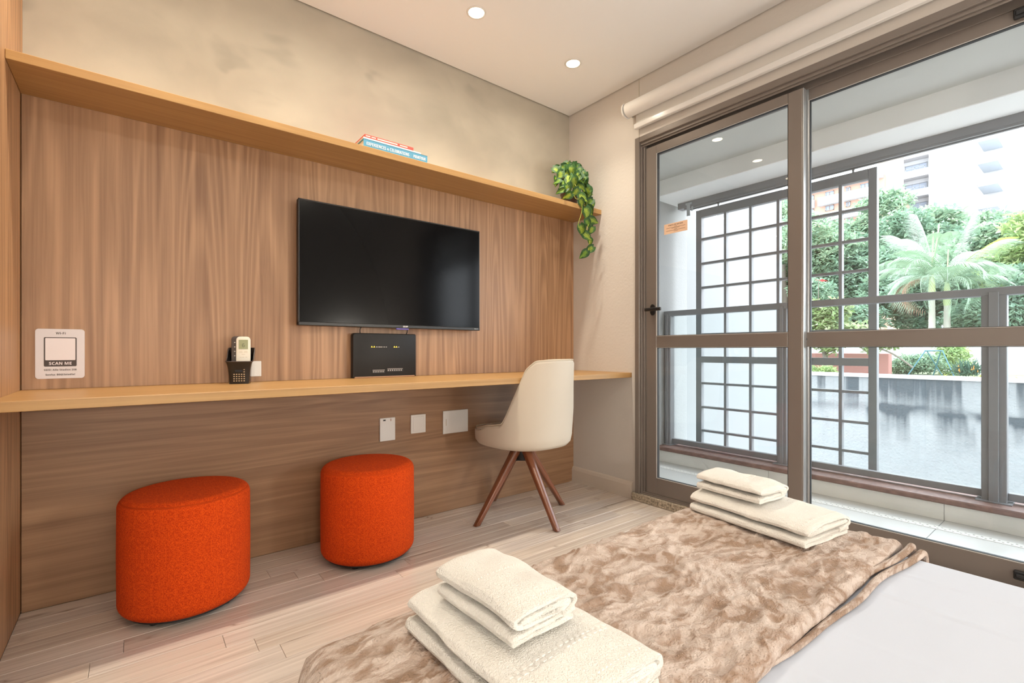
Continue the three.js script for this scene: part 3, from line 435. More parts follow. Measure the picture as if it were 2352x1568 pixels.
{
  const t = thing('throw_blanket', 'crushed beige fleece blanket folded across the foot of the bed', 'blanket', [0, 0, 0]);
  const nap = ctex(1024, 512, 2.0, 1.0, (s, q) => {                  // pile brushed one way or the other reads light or dark
    const w1 = fbm(s * 5, q * 5, 3), w2 = fbm(s * 5 + 31, q * 5 + 7, 3), x = s + 0.1 * (w1 - 0.5), y = q + 0.12 * (w2 - 0.5);
    const a = fbm(x * 11, y * 21, 4, 0.55), a2 = fbm(x * 32 + 4, y * 95 + a * 6, 4), b = 1 - Math.abs(fbm(x * 17 + 5, y * 40, 3) - 0.5) * 5, f = vn(s * 260, q * 420);
    const v = clamp(0.1 + 0.52 * sstep(0.34, 0.66, a) + 0.62 * (sstep(0.34, 0.66, a2) - 0.35) + 0.16 * clamp(b) + (f - 0.5) * 0.16);
    return lerp3([0.3, 0.195, 0.135], [0.6, 0.5, 0.44], v);
  });
  const fuzz = gtex(512, 512, 0.16, 0.16, (s, q) => 0.55 * vn(s * 330, q * 500) + 0.45 * vn(s * 150, q * 190));
  const mat = phy({ map: nap, roughness: 0.8, bumpMap: fuzz, bumpScale: 0.0026, sheen: 0.6, sheenColor: lin(0.95, 0.85, 0.76), sheenRoughness: 0.4 });
  const nx = 300, nz = 130, r = 0.06, X0 = BX0 - 0.022, X1 = BX1 + 0.03, Z0 = BZ0 - 0.038, hemZ = 1.967, T = BT + 0.026, X = X1 - X0, B = hemZ - Z0, drop = 0.27, P = [], U = [], I = [];
  const relief = (a, b) => {
    const w1 = fbm(a * 4 + 3, b * 4, 2) - 0.5, w2 = fbm(a * 4, b * 4 + 8, 2) - 0.5, x = a + 0.12 * w1, y = b + 0.12 * w2;
    const ridge = 1 - Math.abs(fbm(x * 10, y * 20, 3) - 0.5) * 4, fine = fbm(x * 34, y * 56, 2) - 0.5;
    return 0.0085 * clamp(ridge, -0.2, 1) * ridge + 0.0055 * fine + 0.008 * (fbm(x * 3, y * 3, 2) - 0.5);
  };
  for (let j = 0; j <= nz; j++) for (let i = 0; i <= nx; i++) {
    const a = mix(-drop, X + drop, i / nx), bq = j / nz; let b = mix(-drop, B + 0.05, bq);
    const over = Math.max(0, b - (B - 0.014)); b = Math.min(b, B - 0.014);
    const ca = clamp(a, r, X - r), cb = Math.max(b, r), da = a - ca, db = b - cb, d = Math.hypot(da, db), na = d ? da / d : 0, nb = d ? db / d : 0, q = r * Math.PI / 2, out = d < q ? r * Math.sin(d / r) : r + 0.02 * (fbm(a * 6 + 3, b * 6, 2) - 0.4) * sstep(0, 0.1, d - q), dn = d < q ? r * (1 - Math.cos(d / r)) : r + d - q;
    const wave = 0.008 * (fbm(a * 4 + 11, 3, 2) - 0.5) + (da > 0 ? 0 : 0), hem = over / 0.05, hr = 0.0145;    // rounded hem at the head side
    const hz = over > 0 ? hr * Math.sin(Math.min(1, hem) * Math.PI) : 0, hy = over > 0 ? hr * (1 - Math.cos(Math.min(1, hem) * Math.PI)) : 0;
    P.push(X0 + ca + na * out, T - dn - hy + relief(a, b) * (over > 0 ? 1 - 0.6 * hem : 1) * (dn > 0.1 ? 0.5 : 1), Z0 + cb + nb * out + hz + wave * sstep(0.3, 0.5, b)); U.push(a + 0.3, b + 0.3 + over);
  }
  for (let j = 0; j < nz; j++) for (let i = 0; i < nx; i++) { const a = j * (nx + 1) + i, b = a + nx + 1; I.push(a, b, a + 1, a + 1, b, b + 1); }
  const g = new THREE.BufferGeometry(); g.setAttribute('position', new THREE.Float32BufferAttribute(P, 3)); g.setAttribute('uv', new THREE.Float32BufferAttribute(U, 2)); g.setIndex(I); g.computeVertexNormals();
  mk('upper_layer', g, mat, t);
  // the layer folded back underneath: a soft roll that shows more towards the window side
  const strip = (zA, zB, yA, rad, n0) => {
    const pts = []; for (let i = 0; i <= 40; i++) { const s = i / 40, x = mix(BX0 + 0.01, BX1 + 0.0, s); pts.push(V(x, BT + yA + 0.002 * Math.sin(s * 17 + n0), mix(zA, zB, Math.pow(s, 3)) + 0.005 * Math.sin(s * 11 + n0) + 0.003 * Math.sin(s * 29))); }
    pts.push(V(BX1 + 0.028, BT - 0.035, mix(zA, zB, 1) - 0.006), V(BX1 + 0.03, BT - 0.14, zB - 0.012));
    const cv = new THREE.CatmullRomCurve3(pts), q = new THREE.TubeGeometry(cv, 160, rad, 12), p = q.attributes.position, u = q.attributes.uv;
    for (let i = 0; i < p.count; i++) { const tt = Math.floor(i / 13) / 160, cc = cv.getPointAt(tt), sc = 0.45 + 0.6 * Math.pow(tt, 1.6); p.setXYZ(i, cc.x + (p.getX(i) - cc.x) * sc, cc.y + (p.getY(i) - cc.y) * sc, cc.z + (p.getZ(i) - cc.z) * sc); const k = 0.0035 * (fbm(p.getX(i) * 22 + n0, p.getZ(i) * 60, 3) - 0.5); p.setXYZ(i, p.getX(i), Math.max(p.getY(i) + k, p.getX(i) < BX1 - 0.02 ? BT + 0.001 : -1), p.getZ(i) + k); u.setXY(i, p.getX(i), p.getZ(i) * 3); }
    q.computeVertexNormals(); return q;
  };
  mk('lower_layer', join([strip(hemZ - 0.006, hemZ + 0.048, 0.0085, 0.0095, 1), strip(hemZ - 0.026, hemZ + 0.02, 0.016, 0.009, 4)]), mat, t);
}
{ // folded towels: a flattened spiral of thick terry, its coils showing at the end that faces the camera
  const ribbon = (path, th, L) => {                                // a strip of cloth of thickness th laid along a path, drawn out to length L
    const A = [], Bq = [];
    for (let i = 0; i < path.length; i++) { const p = path[Math.max(0, i - 1)], q = path[Math.min(path.length - 1, i + 1)], dx = q[0] - p[0], dy = q[1] - p[1], l = Math.hypot(dx, dy) || 1; A.push([path[i][0], path[i][1]]); Bq.push([path[i][0] - dy / l * th, path[i][1] + dx / l * th]); }
    const g = new THREE.ExtrudeGeometry(new THREE.Shape([...A, ...Bq.reverse()].map((p) => new THREE.Vector2(p[0], p[1]))), { depth: L - 0.007, steps: 36, bevelEnabled: true, bevelSize: 0.0012, bevelThickness: 0.0035, bevelSegments: 2, curveSegments: 1 });
    return move(g, 0, 0, -L / 2 + 0.0035);
  };
  const towel = (w, h, L, th, turns, n0) => {
    const lowH = 0.31 * h, upH = h - lowH + 0.005, spiral = [], per = 64, total = Math.round(turns * per);
    for (let i = 0; i <= total; i++) {
      const f = i / per, shrink = f * th * 1.62, a = (i % per) / per * 2 * Math.PI - Math.PI * 0.42, hw = w / 2 - shrink * 1.25, hh = Math.max(upH / 2 - shrink, th * 0.6), c = Math.cos(a), q = Math.sin(a);
      spiral.push([Math.sign(c) * Math.pow(Math.abs(c), 0.5) * hw, lowH - 0.005 + upH / 2 + Math.sign(q) * Math.pow(Math.abs(q), 0.82) * hh + 0.0018 * Math.sin(f * 9 + n0)]);
    }
    const tf = lowH * 0.4, r = lowH / 2 - tf * 0.1, fold = [], x0 = -w / 2 + r + 0.008;
    for (let i = 0; i <= 10; i++) fold.push([mix(w / 2 - 0.006, x0, i / 10), lowH - 0.0005 + 0.001 * Math.sin(i * 1.7 + n0)]);
    for (let i = 1; i < 12; i++) { const a = Math.PI / 2 + i / 12 * Math.PI; fold.push([x0 + r * Math.cos(a), lowH / 2 + lowH / 2 * Math.sin(a)]); }
    for (let i = 0; i <= 10; i++) fold.push([mix(x0, w / 2 - 0.012, i / 10), 0.0005 + 0.0008 * Math.sin(i * 2.1 + n0)]);
    const g = join([ribbon(spiral, th, L), ribbon(fold, tf, L - 0.008)]), p = g.attributes.position;
    for (let i = 0; i < p.count; i++) {
      const x = p.getX(i), y = p.getY(i), z = p.getZ(i), n = fbm(x * 14 + n0, z * 14 + y * 9, 3) - 0.5, m = fbm(z * 9 + n0 * 3, y * 20, 2) - 0.5, end = sstep(L * 0.3, L * 0.5, z), top = y / h, edge = 1 - sstep(0.0, 0.35, 0.5 - Math.abs(x) / w);
      p.setXYZ(i, x + 0.011 * m * (0.3 + top) + 0.005 * n, Math.max(0.0006, y + (0.012 * n - 0.006 * end * top - 0.004 * edge * top) * top), z + 0.009 * (fbm(x * 12 + n0, y * 40, 2) - 0.5) * Math.abs(z) / L * 2);
    }
    g.computeVertexNormals(); return toCreasedNormals(boxUV(g), 1.0);
  };
  const lay = (label, x, y, z, turn, w, h, L, th, turns, n0, band) => {
    const t = thing('folded_towel', label, 'towel', [x, y, z], 'white folded towels on the blanket'); t.rotation.y = turn;
    const g = towel(w, h, L, th, turns, n0), gp = g.attributes.position; mk('terry_cloth', g, M.terry, t);
    const tops = []; for (let i = 0; i < gp.count; i += 2) if (gp.getY(i) > h * 0.7) tops.push([gp.getX(i), gp.getY(i), gp.getZ(i)]);
    const yTop = (xx, zz) => { let best = 9, yy = h; for (const q of tops) { const d = Math.hypot(q[0] - xx, q[2] - zz) - (q[1] - h * 0.7) * 0.9; if (d < best) { best = d; yy = q[1]; } } return yy; };
    const pads = [];
    for (const [zz, rows, size] of band) for (let q = 0; q < rows; q++) for (let k = -12; k <= 12; k++) { const px = k * size * 1.42 + (q % 2) * size * 0.71, pz = zz + q * size * 1.15; if (Math.abs(px) < w / 2 - 0.025) { const yy = yTop(px, pz); pads.push(cbox(px - size / 2, px + size / 2, yy - 0.004, yy + 0.0009, pz - size / 2, pz + size / 2, 0.0014)); } }
    if (pads.length) mk('woven_band', join(pads), M.terryBand, t);
  };
  const BL = BT + 0.033;
  lay('large white folded bath towel under the small one, stack nearest the camera', 0.505, BL, 1.712, 0.02, 0.25, 0.068, 0.38, 0.009, 2.3, 1, [[0.09, 2, 0.0085], [0.165, 1, 0.006]]);
  lay('small white folded hand towel on top of the stack nearest the camera', 0.497, BL + 0.069, 1.672, 0.03, 0.152, 0.06, 0.215, 0.0078, 2.3, 2, [[-0.01, 1, 0.0045], [0.088, 1, 0.004]]);
  lay('large white folded bath towel under the small one, stack nearest the balcony door', 1.47, BL, 1.675, -0.13, 0.235, 0.066, 0.36, 0.009, 2.3, 5, [[0.155, 1, 0.006]]);
  lay('small white folded hand towel on top of the stack nearest the balcony door', 1.475, BL + 0.067, 1.6, -0.1, 0.16, 0.054, 0.215, 0.0074, 2.3, 7, [[0.02, 1, 0.0045]]);
}

// ------------------------------------------------------------------ roller blind
{
  const z0 = 0.545, z1 = 2.42, x = 2.277, y = 2.29, t = thing('roller_blind', 'white roller blind rolled up above the balcony door', 'blind', [x, y, z0]);
  const c = cyl(0.0405, 0.0405, z1 - z0, 48); c.rotateX(Math.PI / 2); mk('fabric_roll', move(c, 0, 0, (z1 - z0) / 2), std({ color: lin(0.74, 0.71, 0.68), roughness: 0.7 }), t);
  for (const z of [-0.016, z1 - z0 + 0.004]) { const e = cyl(0.044, 0.044, 0.008, 40); e.rotateX(Math.PI / 2); mk('end_cap', join([move(e, 0, 0, z + 0.004), cbox(0, XR - x, -0.02, 0.02, z, z + 0.006, 0.001)]), M.whiteGloss, t); }
  mk('hanging_cloth', cbox(0.036, 0.0375, -0.095, 0.01, 0.03, z1 - z0 - 0.03, 0), std({ color: lin(0.7, 0.67, 0.63), roughness: 0.8 }), t);
  mk('bottom_bar', cbox(0.022, 0.046, -0.112, -0.082, 0.024, z1 - z0 - 0.024, 0.003), phy({ color: lin(0.76, 0.74, 0.72), roughness: 0.18 }), t);
}

// ------------------------------------------------------------------ balcony door
{
  const d = struct('door_1'), ZA = 0.562, ZB = 2.36, YT = 2.1302, FX = 2.3185;
  const jamb = (z0, z1, nm) => mk(nm, join([cbox(FX, 2.47, 0.044, YT, z0, z0 + (z1 - z0) * 1, 0.0025)]), M.frame, d);
  jamb(ZA, ZA + 0.032, 'jamb'); jamb(ZB - 0.032, ZB, 'jamb');
  mk('track_rib', join([cbox(FX + 0.012, 2.345, 0.05, 2.075, ZA + 0.032, ZA + 0.04, 0.001), cbox(2.3455, 2.35, 0.05, 2.075, ZA + 0.032, ZA + 0.052, 0.001), cbox(2.352, 2.47, 0.05, 2.075, ZA + 0.03, ZA + 0.058, 0.001)]), M.frame, d);
  mk('header', join([cbox(FX, 2.47, 2.098, YT, ZA + 0.032, ZB - 0.032, 0.0025), cbox(FX + 0.012, FX + 0.02, 2.082, 2.1, ZA + 0.032, ZB - 0.032, 0.001), cbox(FX + 0.02, 2.344, 2.072, 2.1, ZA + 0.032, ZB - 0.032, 0.001), cbox(2.383, 2.389, 2.06, 2.1, ZA + 0.032, ZB - 0.032, 0.001), cbox(2.425, 2.47, 2.05, 2.1, ZA + 0.032, ZB - 0.032, 0.001)]), M.frame, d);
  mk('bottom_track', join([cbox(FX + 0.01, 2.47, 0.044, 0.049, ZA, ZB, 0.001), cbox(2.338, 2.344, 0.048, 0.058, ZA, ZB, 0), cbox(2.425, 2.431, 0.048, 0.058, ZA, ZB, 0)]), M.frame, d);
  mk('sill', cbox(2.312, 2.6, 0.0003, 0.044, 0.54, ZB + 0.02, 0.003), M.granite, d);
  const leaf = (x, zs, y1, name) => {                                // zs: stile start/end pairs
    const g = sub(name, d), [a0, a1, b0, b1] = zs, th = 0.034, yb = 0.051, rb = 0.152, m0 = 0.9, m1 = 0.9645, top = 2.0125;
    mk('stile', cbox(x, x + th, yb, y1, a0, a1, 0.0025), name === 'sliding_leaf' && x > 2.37 ? M.daylitInterlock : M.frame, g); mk('stile', cbox(x, x + th, yb, y1, b0, b1, 0.0025), M.frame, g);
    mk('bottom_rail', cbox(x, x + th, yb, rb, a1, b0, 0.002), M.frame, g); mk('top_rail', cbox(x, x + th, top, y1, a1, b0, 0.002), M.frame, g); mk('mid_rail', cbox(x - (x > 2.37 ? 0.004 : 0), x + th, m0, m1, a1 - (x > 2.37 ? 0.012 : 0), b0, 0.0025), M.frame, g);
    for (const [p, q] of [[rb, m0], [m1, top]]) {
      mk('gasket', join([cbox(x + 0.005, x + 0.02, p, q, a1, a1 + 0.005, 0), cbox(x + 0.005, x + 0.02, p, q, b0 - 0.003, b0, 0), cbox(x + 0.005, x + 0.02, q - 0.004, q, a1, b0, 0), cbox(x + 0.005, x + 0.02, p, p + 0.004, a1, b0, 0)]), M.gasket, g);
      mk('glazing_bead', join([cbox(x + 0.001, x + 0.006, p, q, a1, a1 + 0.002, 0), cbox(x + 0.001, x + 0.006, p, p + 0.002, a1, b0, 0), cbox(x + 0.001, x + 0.006, q - 0.0015, q, a1, b0, 0)]), M.bead, g);
      const pane = new THREE.PlaneGeometry(b0 - a1, q - p); pane.rotateY(-Math.PI / 2); mk('glass_pane', move(pane, x + 0.021, (p + q) / 2, (a1 + b0) / 2), M.glass, g);
    }
    return g;
  };
  const l1 = leaf(2.348, [0.6225, 0.69, 1.392, 1.4525], 2.06, 'sliding_leaf'), l2 = leaf(2.39, [1.437, 1.463, 2.26, 2.327], 2.075, 'sliding_leaf');
  mk('interlock_edge', cbox(2.352, 2.386, 0.051, 2.06, 1.4525, 1.4565, 0.001), M.daylitInterlock, l1);
  // lever handle on an oval rose
  const rose = cyl(0.0165, 0.0165, 0.008, 28); rose.rotateZ(Math.PI / 2); rose.scale(1, 1.95, 1);
  mk('handle', join([move(rose, 2.344, 1.116, 0.668), move(cyl(0.008, 0.008, 0.045, 16).rotateZ(Math.PI / 2), 2.325, 1.116, 0.66), cbox(2.296, 2.31, 1.106, 1.125, 0.643, 0.752, 0.004)]), M.black, l1);
  for (const [y0, y1] of [[2.022, 2.055], [0.098, 0.128]]) mk('lock_catch', join([cbox(2.372, 2.389, y0, y1, 2.105, 2.2, 0.003), cbox(2.365, 2.378, y0 + 0.008, y1 - 0.008, 2.11, 2.18, 0.003)]), M.black, l2);
  mk('screw_cap', cbox(2.3845, 2.387, 0.93, 0.938, 1.4555, 1.459, 0.0005), M.black, l2);
  const st = one('door_sticker', new THREE.PlaneGeometry(0.146, 0.057).rotateY(-Math.PI / 2), std({ roughness: 0.6, map: canvasTex(640, 250, (c) => {
    c.fillStyle = '#dcb79a'; c.fillRect(0, 0, 640, 250); c.fillStyle = '#3d2716'; c.textAlign = 'center'; c.font = 'bold 46px sans-serif'; c.fillText('PORTA DE SACADA', 320, 62);
    c.fillStyle = '#7a5a44'; c.fillRect(280, 82, 80, 9); c.fillRect(60, 104, 520, 9); c.fillRect(210, 122, 220, 9); c.fillRect(280, 150, 80, 9); c.fillRect(60, 172, 520, 9); c.fillRect(270, 196, 110, 9);
  }) }), 'small peach paper sticker reading PORTA DE SACADA on the door glass', 'sticker');
  st.position.set(2.3665, 1.567, 0.802); st.rotation.y = 0;
}

// ------------------------------------------------------------------ balcony
{
  const Z0 = 0.03, Z1 = 4.3;
  const fl = struct('balcony_floor', cbox(2.56, 3.3, -0.3, -0.011, Z0 - 0.2, Z1, 0), M.concrete);
  const cuts = [Z0, 0.892, 1.77, 2.648, 3.526, Z1];
  for (let i = 0; i + 1 < cuts.length; i++) for (const [a, b] of [[2.56, 3.112], [3.17, 3.3]]) mk('tile', cbox(a, b, -0.011, 0, cuts[i] + 0.001, cuts[i + 1] - 0.001, 0.0012), M.balcTile, fl);
  const ks = struct('balcony_kerb', cbox(3.309, 3.7, -0.3, 0.09, Z0 - 0.2, Z1, 0), M.concrete);
  for (let i = 0; i + 1 < cuts.length; i++) mk('tile', cbox(3.3, 3.309, 0.0, 0.088, cuts[i] + 0.001, cuts[i + 1] - 0.001, 0.001), M.kerbTile, ks);
  mk('coping', cbox(3.283, 3.6, 0.088, 0.118, Z0, Z1, 0.006), M.redStone, ks);
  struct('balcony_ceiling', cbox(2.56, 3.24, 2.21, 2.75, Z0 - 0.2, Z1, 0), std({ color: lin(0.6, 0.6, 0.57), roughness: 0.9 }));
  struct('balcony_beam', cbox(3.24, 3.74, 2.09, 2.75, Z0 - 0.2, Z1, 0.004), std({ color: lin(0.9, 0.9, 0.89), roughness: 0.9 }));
  struct('balcony_wall', cbox(2.56, 3.74, -0.3, 2.75, -0.25, Z0, 0.004), M.balcPaint);
  struct('balcony_wall', cbox(2.56, 3.74, -0.3, 2.75, Z1, Z1 + 0.2, 0.004), M.balcPaint);
  // linear drain with two rows of slots
  const dr = thing('floor_drain', 'long white perforated drain strip set in the balcony floor', 'drain', [3.141, 0, 0]);
  const s = new THREE.Shape([[-0.027, Z0 + 0.002], [0.027, Z0 + 0.002], [0.027, 3.2], [-0.027, 3.2]].map((p) => new THREE.Vector2(...p)));
  for (let i = 0; i < 110; i++) for (const k of [-1, 1]) { const z = 0.06 + i * 0.0285 + (k > 0 ? 0.014 : 0), h = new THREE.Path(); h.moveTo(k * 0.011 - 0.004, z); h.lineTo(k * 0.011 + 0.004, z); h.lineTo(k * 0.011 + 0.004, z + 0.008); h.lineTo(k * 0.011 - 0.004, z + 0.008); s.holes.push(h); }
  const dg = new THREE.ExtrudeGeometry(s, { depth: 0.0025, bevelEnabled: false }); dg.rotateX(Math.PI / 2); mk('grating', move(dg, 0, 0.0015, 0), M.white, dr);
  mk('channel', cbox(-0.028, 0.028, -0.0108, -0.009, Z0, 3.2, 0), M.gasket, dr);

  // railing: posts, rails, glass
  const r = thing('balcony_railing', 'dark metal balcony railing with glass panels and a flat top rail', 'railing', [3.43, 0.118, 0]);
  const post = (z0, z1) => mk('post', join([cbox(-0.03, 0.03, 0, 1.06, z0, z1, 0.003), cbox(-0.042, -0.03, 0.0, 1.06, z0 + (z1 - z0) * 0.3, z1 - (z1 - z0) * 0.3, 0.002), cbox(-0.055, 0.05, 0, 0.006, z0 - 0.02, z1 + 0.02, 0.001)]), M.metalOut, r);
  post(0.035, 0.088); post(0.905, 0.965); post(1.895, 1.988); post(2.9, 2.96); post(3.86, 3.92);
  mk('top_rail', cbox(-0.035, 0.035, 1.042, 1.082, 0.032, Z1 - 0.002, 0.003), M.metalOut, r);
  for (const [a, b] of [[0.088, 0.905], [0.965, 1.895], [1.988, 2.9], [2.96, 3.86]]) {
    mk('bottom_rail', cbox(0.0, 0.036, 0.012, 0.05, a, b, 0.002), M.metalOut, r);
    const g = new THREE.PlaneGeometry(b - a, 0.99); g.rotateY(-Math.PI / 2); mk('glass_pane', move(g, 0.018, 0.546, (a + b) / 2), M.railGlass, r);
  }
  // overhead track and sliding grille
  const tr = thing('overhead_track', 'long dark steel sliding track fixed under the balcony beam', 'track', [3.56, 2.03, 0]);
  mk('channel', join([cbox(-0.035, 0.035, 0.012, 0.06, 0.075, Z1 - 0.01, 0.002), cbox(-0.03, -0.012, 0, 0.013, 0.13, Z1 - 0.01, 0.001), cbox(0.012, 0.03, 0, 0.013, 0.13, Z1 - 0.01, 0.001)]), M.metalOut, tr);
  mk('end_bracket', join([cbox(-0.04, -0.036, -0.06, 0.035, 0.16, 0.19, 0.001), cbox(-0.042, -0.03, 0.03, 0.045, 0.15, 0.205, 0.001), cbox(-0.04, -0.036, -0.025, 0.01, 0.2, 0.215, 0.001)]), M.galv, tr);
  const gr = thing('sliding_grille', 'dark steel sliding grille of square openings hung outside the railing', 'grille', [3.56, 0, 0]), ZL = 0.218, ZR = 1.417, Y0 = 0.055, Y1 = 2.006;
  mk('stile', cbox(0, 0.042, Y0, Y1, ZL, ZL + 0.047, 0.002), M.metalOut, gr); mk('stile', cbox(0, 0.042, Y0, Y1, ZR - 0.044, ZR, 0.002), M.metalOut, gr);
  mk('top_rail', cbox(0, 0.042, 1.944, Y1, ZL + 0.047, ZR - 0.044, 0.002), M.metalOut, gr); mk('bottom_rail', cbox(0, 0.042, Y0, Y0 + 0.045, ZL + 0.047, ZR - 0.044, 0.002), M.metalOut, gr); mk('mid_rail', cbox(0, 0.042, 0.785, 0.834, ZL + 0.047, ZR - 0.044, 0.002), M.metalOut, gr);
  for (const z of [0.459, 0.651, 0.8435, 1.0365, 1.223]) mk('upright_bar', cbox(0.002, 0.04, Y0 + 0.045, 1.944, z - 0.0095, z + 0.0095, 0.001), M.metalOut, gr);
  for (const y of [1.77, 1.575, 1.383, 1.195, 1.01, 0.62, 0.43, 0.243]) mk('cross_bar', cbox(0.003, 0.039, y - 0.0085, y + 0.0085, ZL + 0.047, ZR - 0.044, 0.001), M.metalOut, gr);
  for (const z of [0.4, 1.29]) mk('hanger', join([cbox(0.012, 0.03, Y1, 2.04, z - 0.006, z + 0.006, 0.001), move(cyl(0.01, 0.01, 0.012, 16).rotateZ(Math.PI / 2), 0.02, 2.03, z)]), M.galv, gr);
}

// ------------------------------------------------------------------ outside
{
  struct('courtyard_ground', cbox(3.75, 9, -3.3, -3, -20, 20, 0), M.concrete);
  struct('garden_ground', cbox(9.05, 34, -3, 0.42, -26, 14, 0), std({ color: lin(0.2, 0.22, 0.13), roughness: 1 }));
  struct('street_ground', cbox(34, 130, -3, 0.2, -70, 40, 0), M.concrete);
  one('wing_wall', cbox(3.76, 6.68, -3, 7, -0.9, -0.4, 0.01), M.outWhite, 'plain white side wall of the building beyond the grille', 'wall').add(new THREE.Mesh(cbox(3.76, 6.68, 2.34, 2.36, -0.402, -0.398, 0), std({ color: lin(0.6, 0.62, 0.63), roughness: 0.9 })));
  scene.children[scene.children.length - 1].children[0].name = 'joint_strip';
  const stain = ctex(2048, 1024, 8, 4, (s, t) => {                   // t: 0 at the foot, 3.5 at the top
    const run = fbm(s * 6.5, t * 0.3 + 3, 4), fine = fbm(s * 24, t * 0.8, 3), top = sstep(2.75, 3.5, t), band = Math.exp(-Math.pow((t - 3.0 - 0.03 * Math.sin(s * 2.1) + 0.07 * (fbm(s * 4, 1, 3) - 0.5)) / (t < 3.0 ? 0.085 : 0.05), 2)), below = sstep(3.02, 2.96, t) * sstep(2.3, 3.0, t);
    const crack = sstep(0.012, 0.0, Math.abs(s - 4.9 - 0.1 * (vn(3, t * 6) - 0.5))) * sstep(2.96, 3.0, t) * 0.7;
    let d = 1.25 * top * sstep(0.44, 0.62, run) * (0.4 + fine) + 0.18 * top + band * (0.35 + 0.8 * sstep(0.4, 0.58, fbm(s * 2.4 + 9, t * 2, 3))) + 0.8 * below * sstep(0.42, 0.62, fbm(s * 3.4 + 4, t * 0.6, 4)) * (0.4 + fine) + 0.16 * (fbm(s * 9, t * 9, 3) - 0.5) + crack;
    d = clamp(d); return lerp3([0.215, 0.22, 0.22], [0.045, 0.053, 0.06], d);
  });
  const w = thing('retaining_wall', 'long white rendered garden wall streaked with black damp stains', 'wall', [0, 0, 0]);
  const wg = cbox(9, 9.3, -3, 0.462, -7, 6, 0.01); { const u = wg.attributes.uv, p = wg.attributes.position; for (let i = 0; i < u.count; i++) u.setXY(i, p.getZ(i) + 3.5, p.getY(i) + 3.0); }
  mk('render_face', wg, std({ map: stain, roughness: 0.95, bumpMap: gtex(512, 512, 1, 1, (s, t) => fbm(s * 40, t * 40, 4)), bumpScale: 0.007 }), w);
  mk('coping', cbox(8.96, 9.34, 0.46, 0.506, -7, 6, 0.012), std({ color: lin(0.62, 0.63, 0.62), roughness: 0.9 }), w);
  const bright = std({ color: lin(0.55, 0.55, 0.55), roughness: 0.9 });
  one('garden_wall', cbox(11, 11.2, 0.4, 0.82, -4.5, -0.3, 0.01), std({ color: lin(0.36, 0.17, 0.15), roughness: 0.9 }), 'low salmon pink garden wall behind the damp-stained wall', 'wall');
  one('garden_wall', cbox(13, 13.2, 0.4, 1.2, 0.1, 5, 0.01), bright, 'white boundary wall behind the spiky orange-flowered shrub', 'wall');
  one('garden_wall', cbox(13.6, 13.8, 0.4, 1.12, -3, 0.05, 0.01), bright, 'short white wall behind the teal swing frame', 'wall');
  // swing frame
  const sw = thing('swing_frame', 'teal painted tubular swing frame standing in the garden', 'swing', [11, 0.42, 0]), teal = std({ color: lin(0.05, 0.15, 0.19), roughness: 0.5 });
  mk('top_bar', tube([[0, 0.45, 0.21], [0, 0.452, 0.33], [0, 0.45, 0.46]], 0.011, 8, 8), teal, sw);
  for (const [za, zb, xb] of [[0.22, 0.0, -0.15], [0.24, 0.4, 0.3], [0.43, 0.27, 0.3], [0.45, 0.63, -0.15]]) mk('leg', tube([[0, 0.45, za], [xb / 2, 0.225, (za + zb) / 2], [xb, 0.0, zb]], 0.009, 8, 8), teal, sw);

  // leaves for scattered foliage
  const leafSheet = (list) => { const P = [], N = [], U = []; for (const [cx, cy, a, l, w2, lift] of list) { const c = Math.cos(a), s = Math.sin(a), q = (u, v, h) => [cx + c * u - s * v, h, cy + s * u + c * v]; const tri = [q(0, 0, 0), q(l * 0.5, w2, lift), q(l, 0, 0), q(0, 0, 0), q(l, 0, 0), q(l * 0.5, -w2, lift)]; for (const p of tri) { P.push(...p); N.push(0, 1, 0); U.push(0, 0); } } const g = new THREE.BufferGeometry(); g.setAttribute('position', new THREE.Float32BufferAttribute(P, 3)); g.setAttribute('uv', new THREE.Float32BufferAttribute(U, 2)); g.computeVertexNormals(); return g; };
  const sprig = leafSheet([[0, 0, 0.2, 0.13, 0.028, 0.02], [0.02, 0.01, 1.5, 0.11, 0.026, 0.02], [-0.02, 0, 2.9, 0.12, 0.027, 0.02], [0, -0.02, 4.4, 0.12, 0.026, 0.02]]), broad = leafSheet([[0, 0, 0.3, 0.16, 0.05, 0.02], [0, 0, 2.4, 0.15, 0.048, 0.02], [0, 0, 4.5, 0.16, 0.05, 0.02]]);
  const foliageM = phy({ color: lin(1, 1, 1), roughness: 0.9, transmission: 0.35, thickness: 0 });
  const barkM = std({ color: lin(0.14, 0.12, 0.1), roughness: 0.95 });
  const dummy = new THREE.Object3D();
  function plant(name, label, cat, [x, y, z], clumps, n, geo, colors, size, trunk, group) {
    const t = thing(name, label, cat, [x, y, z], group), im = new THREE.InstancedMesh(geo, foliageM, n), tot = clumps.reduce((s, c) => s + c[3] * c[3], 0); let k = 0;
    clumps.forEach((c, ci) => { const m = ci === clumps.length - 1 ? n - k : Math.round(n * c[3] * c[3] / tot);
      for (let i = 0; i < m && k < n; i++, k++) {
        const u = rr(-1, 1), a = rr(0, 6.283), q = Math.sqrt(1 - u * u), rad = c[3] * Math.pow(rnd(), 0.35) * (0.85 + 0.3 * vn(u * 4 + ci * 3, a * 1.6));
        dummy.position.set(c[0] + q * Math.cos(a) * rad, c[1] + u * rad * (c[4] ?? 0.75), c[2] + q * Math.sin(a) * rad); dummy.rotation.set(rr(-0.9, 0.9), rr(0, 6.28), rr(-0.9, 0.9)); dummy.scale.setScalar(size * rr(0.7, 1.35)); dummy.updateMatrix(); im.setMatrixAt(k, dummy.matrix);
        const col = colors[Math.floor(rnd() * colors.length)], br = rr(0.8, 1.2); im.setColorAt(k, lin(col[0] * br, col[1] * br, col[2] * br));
      } });
    im.name = 'foliage'; im.userData.kind = 'stuff'; t.add(im);
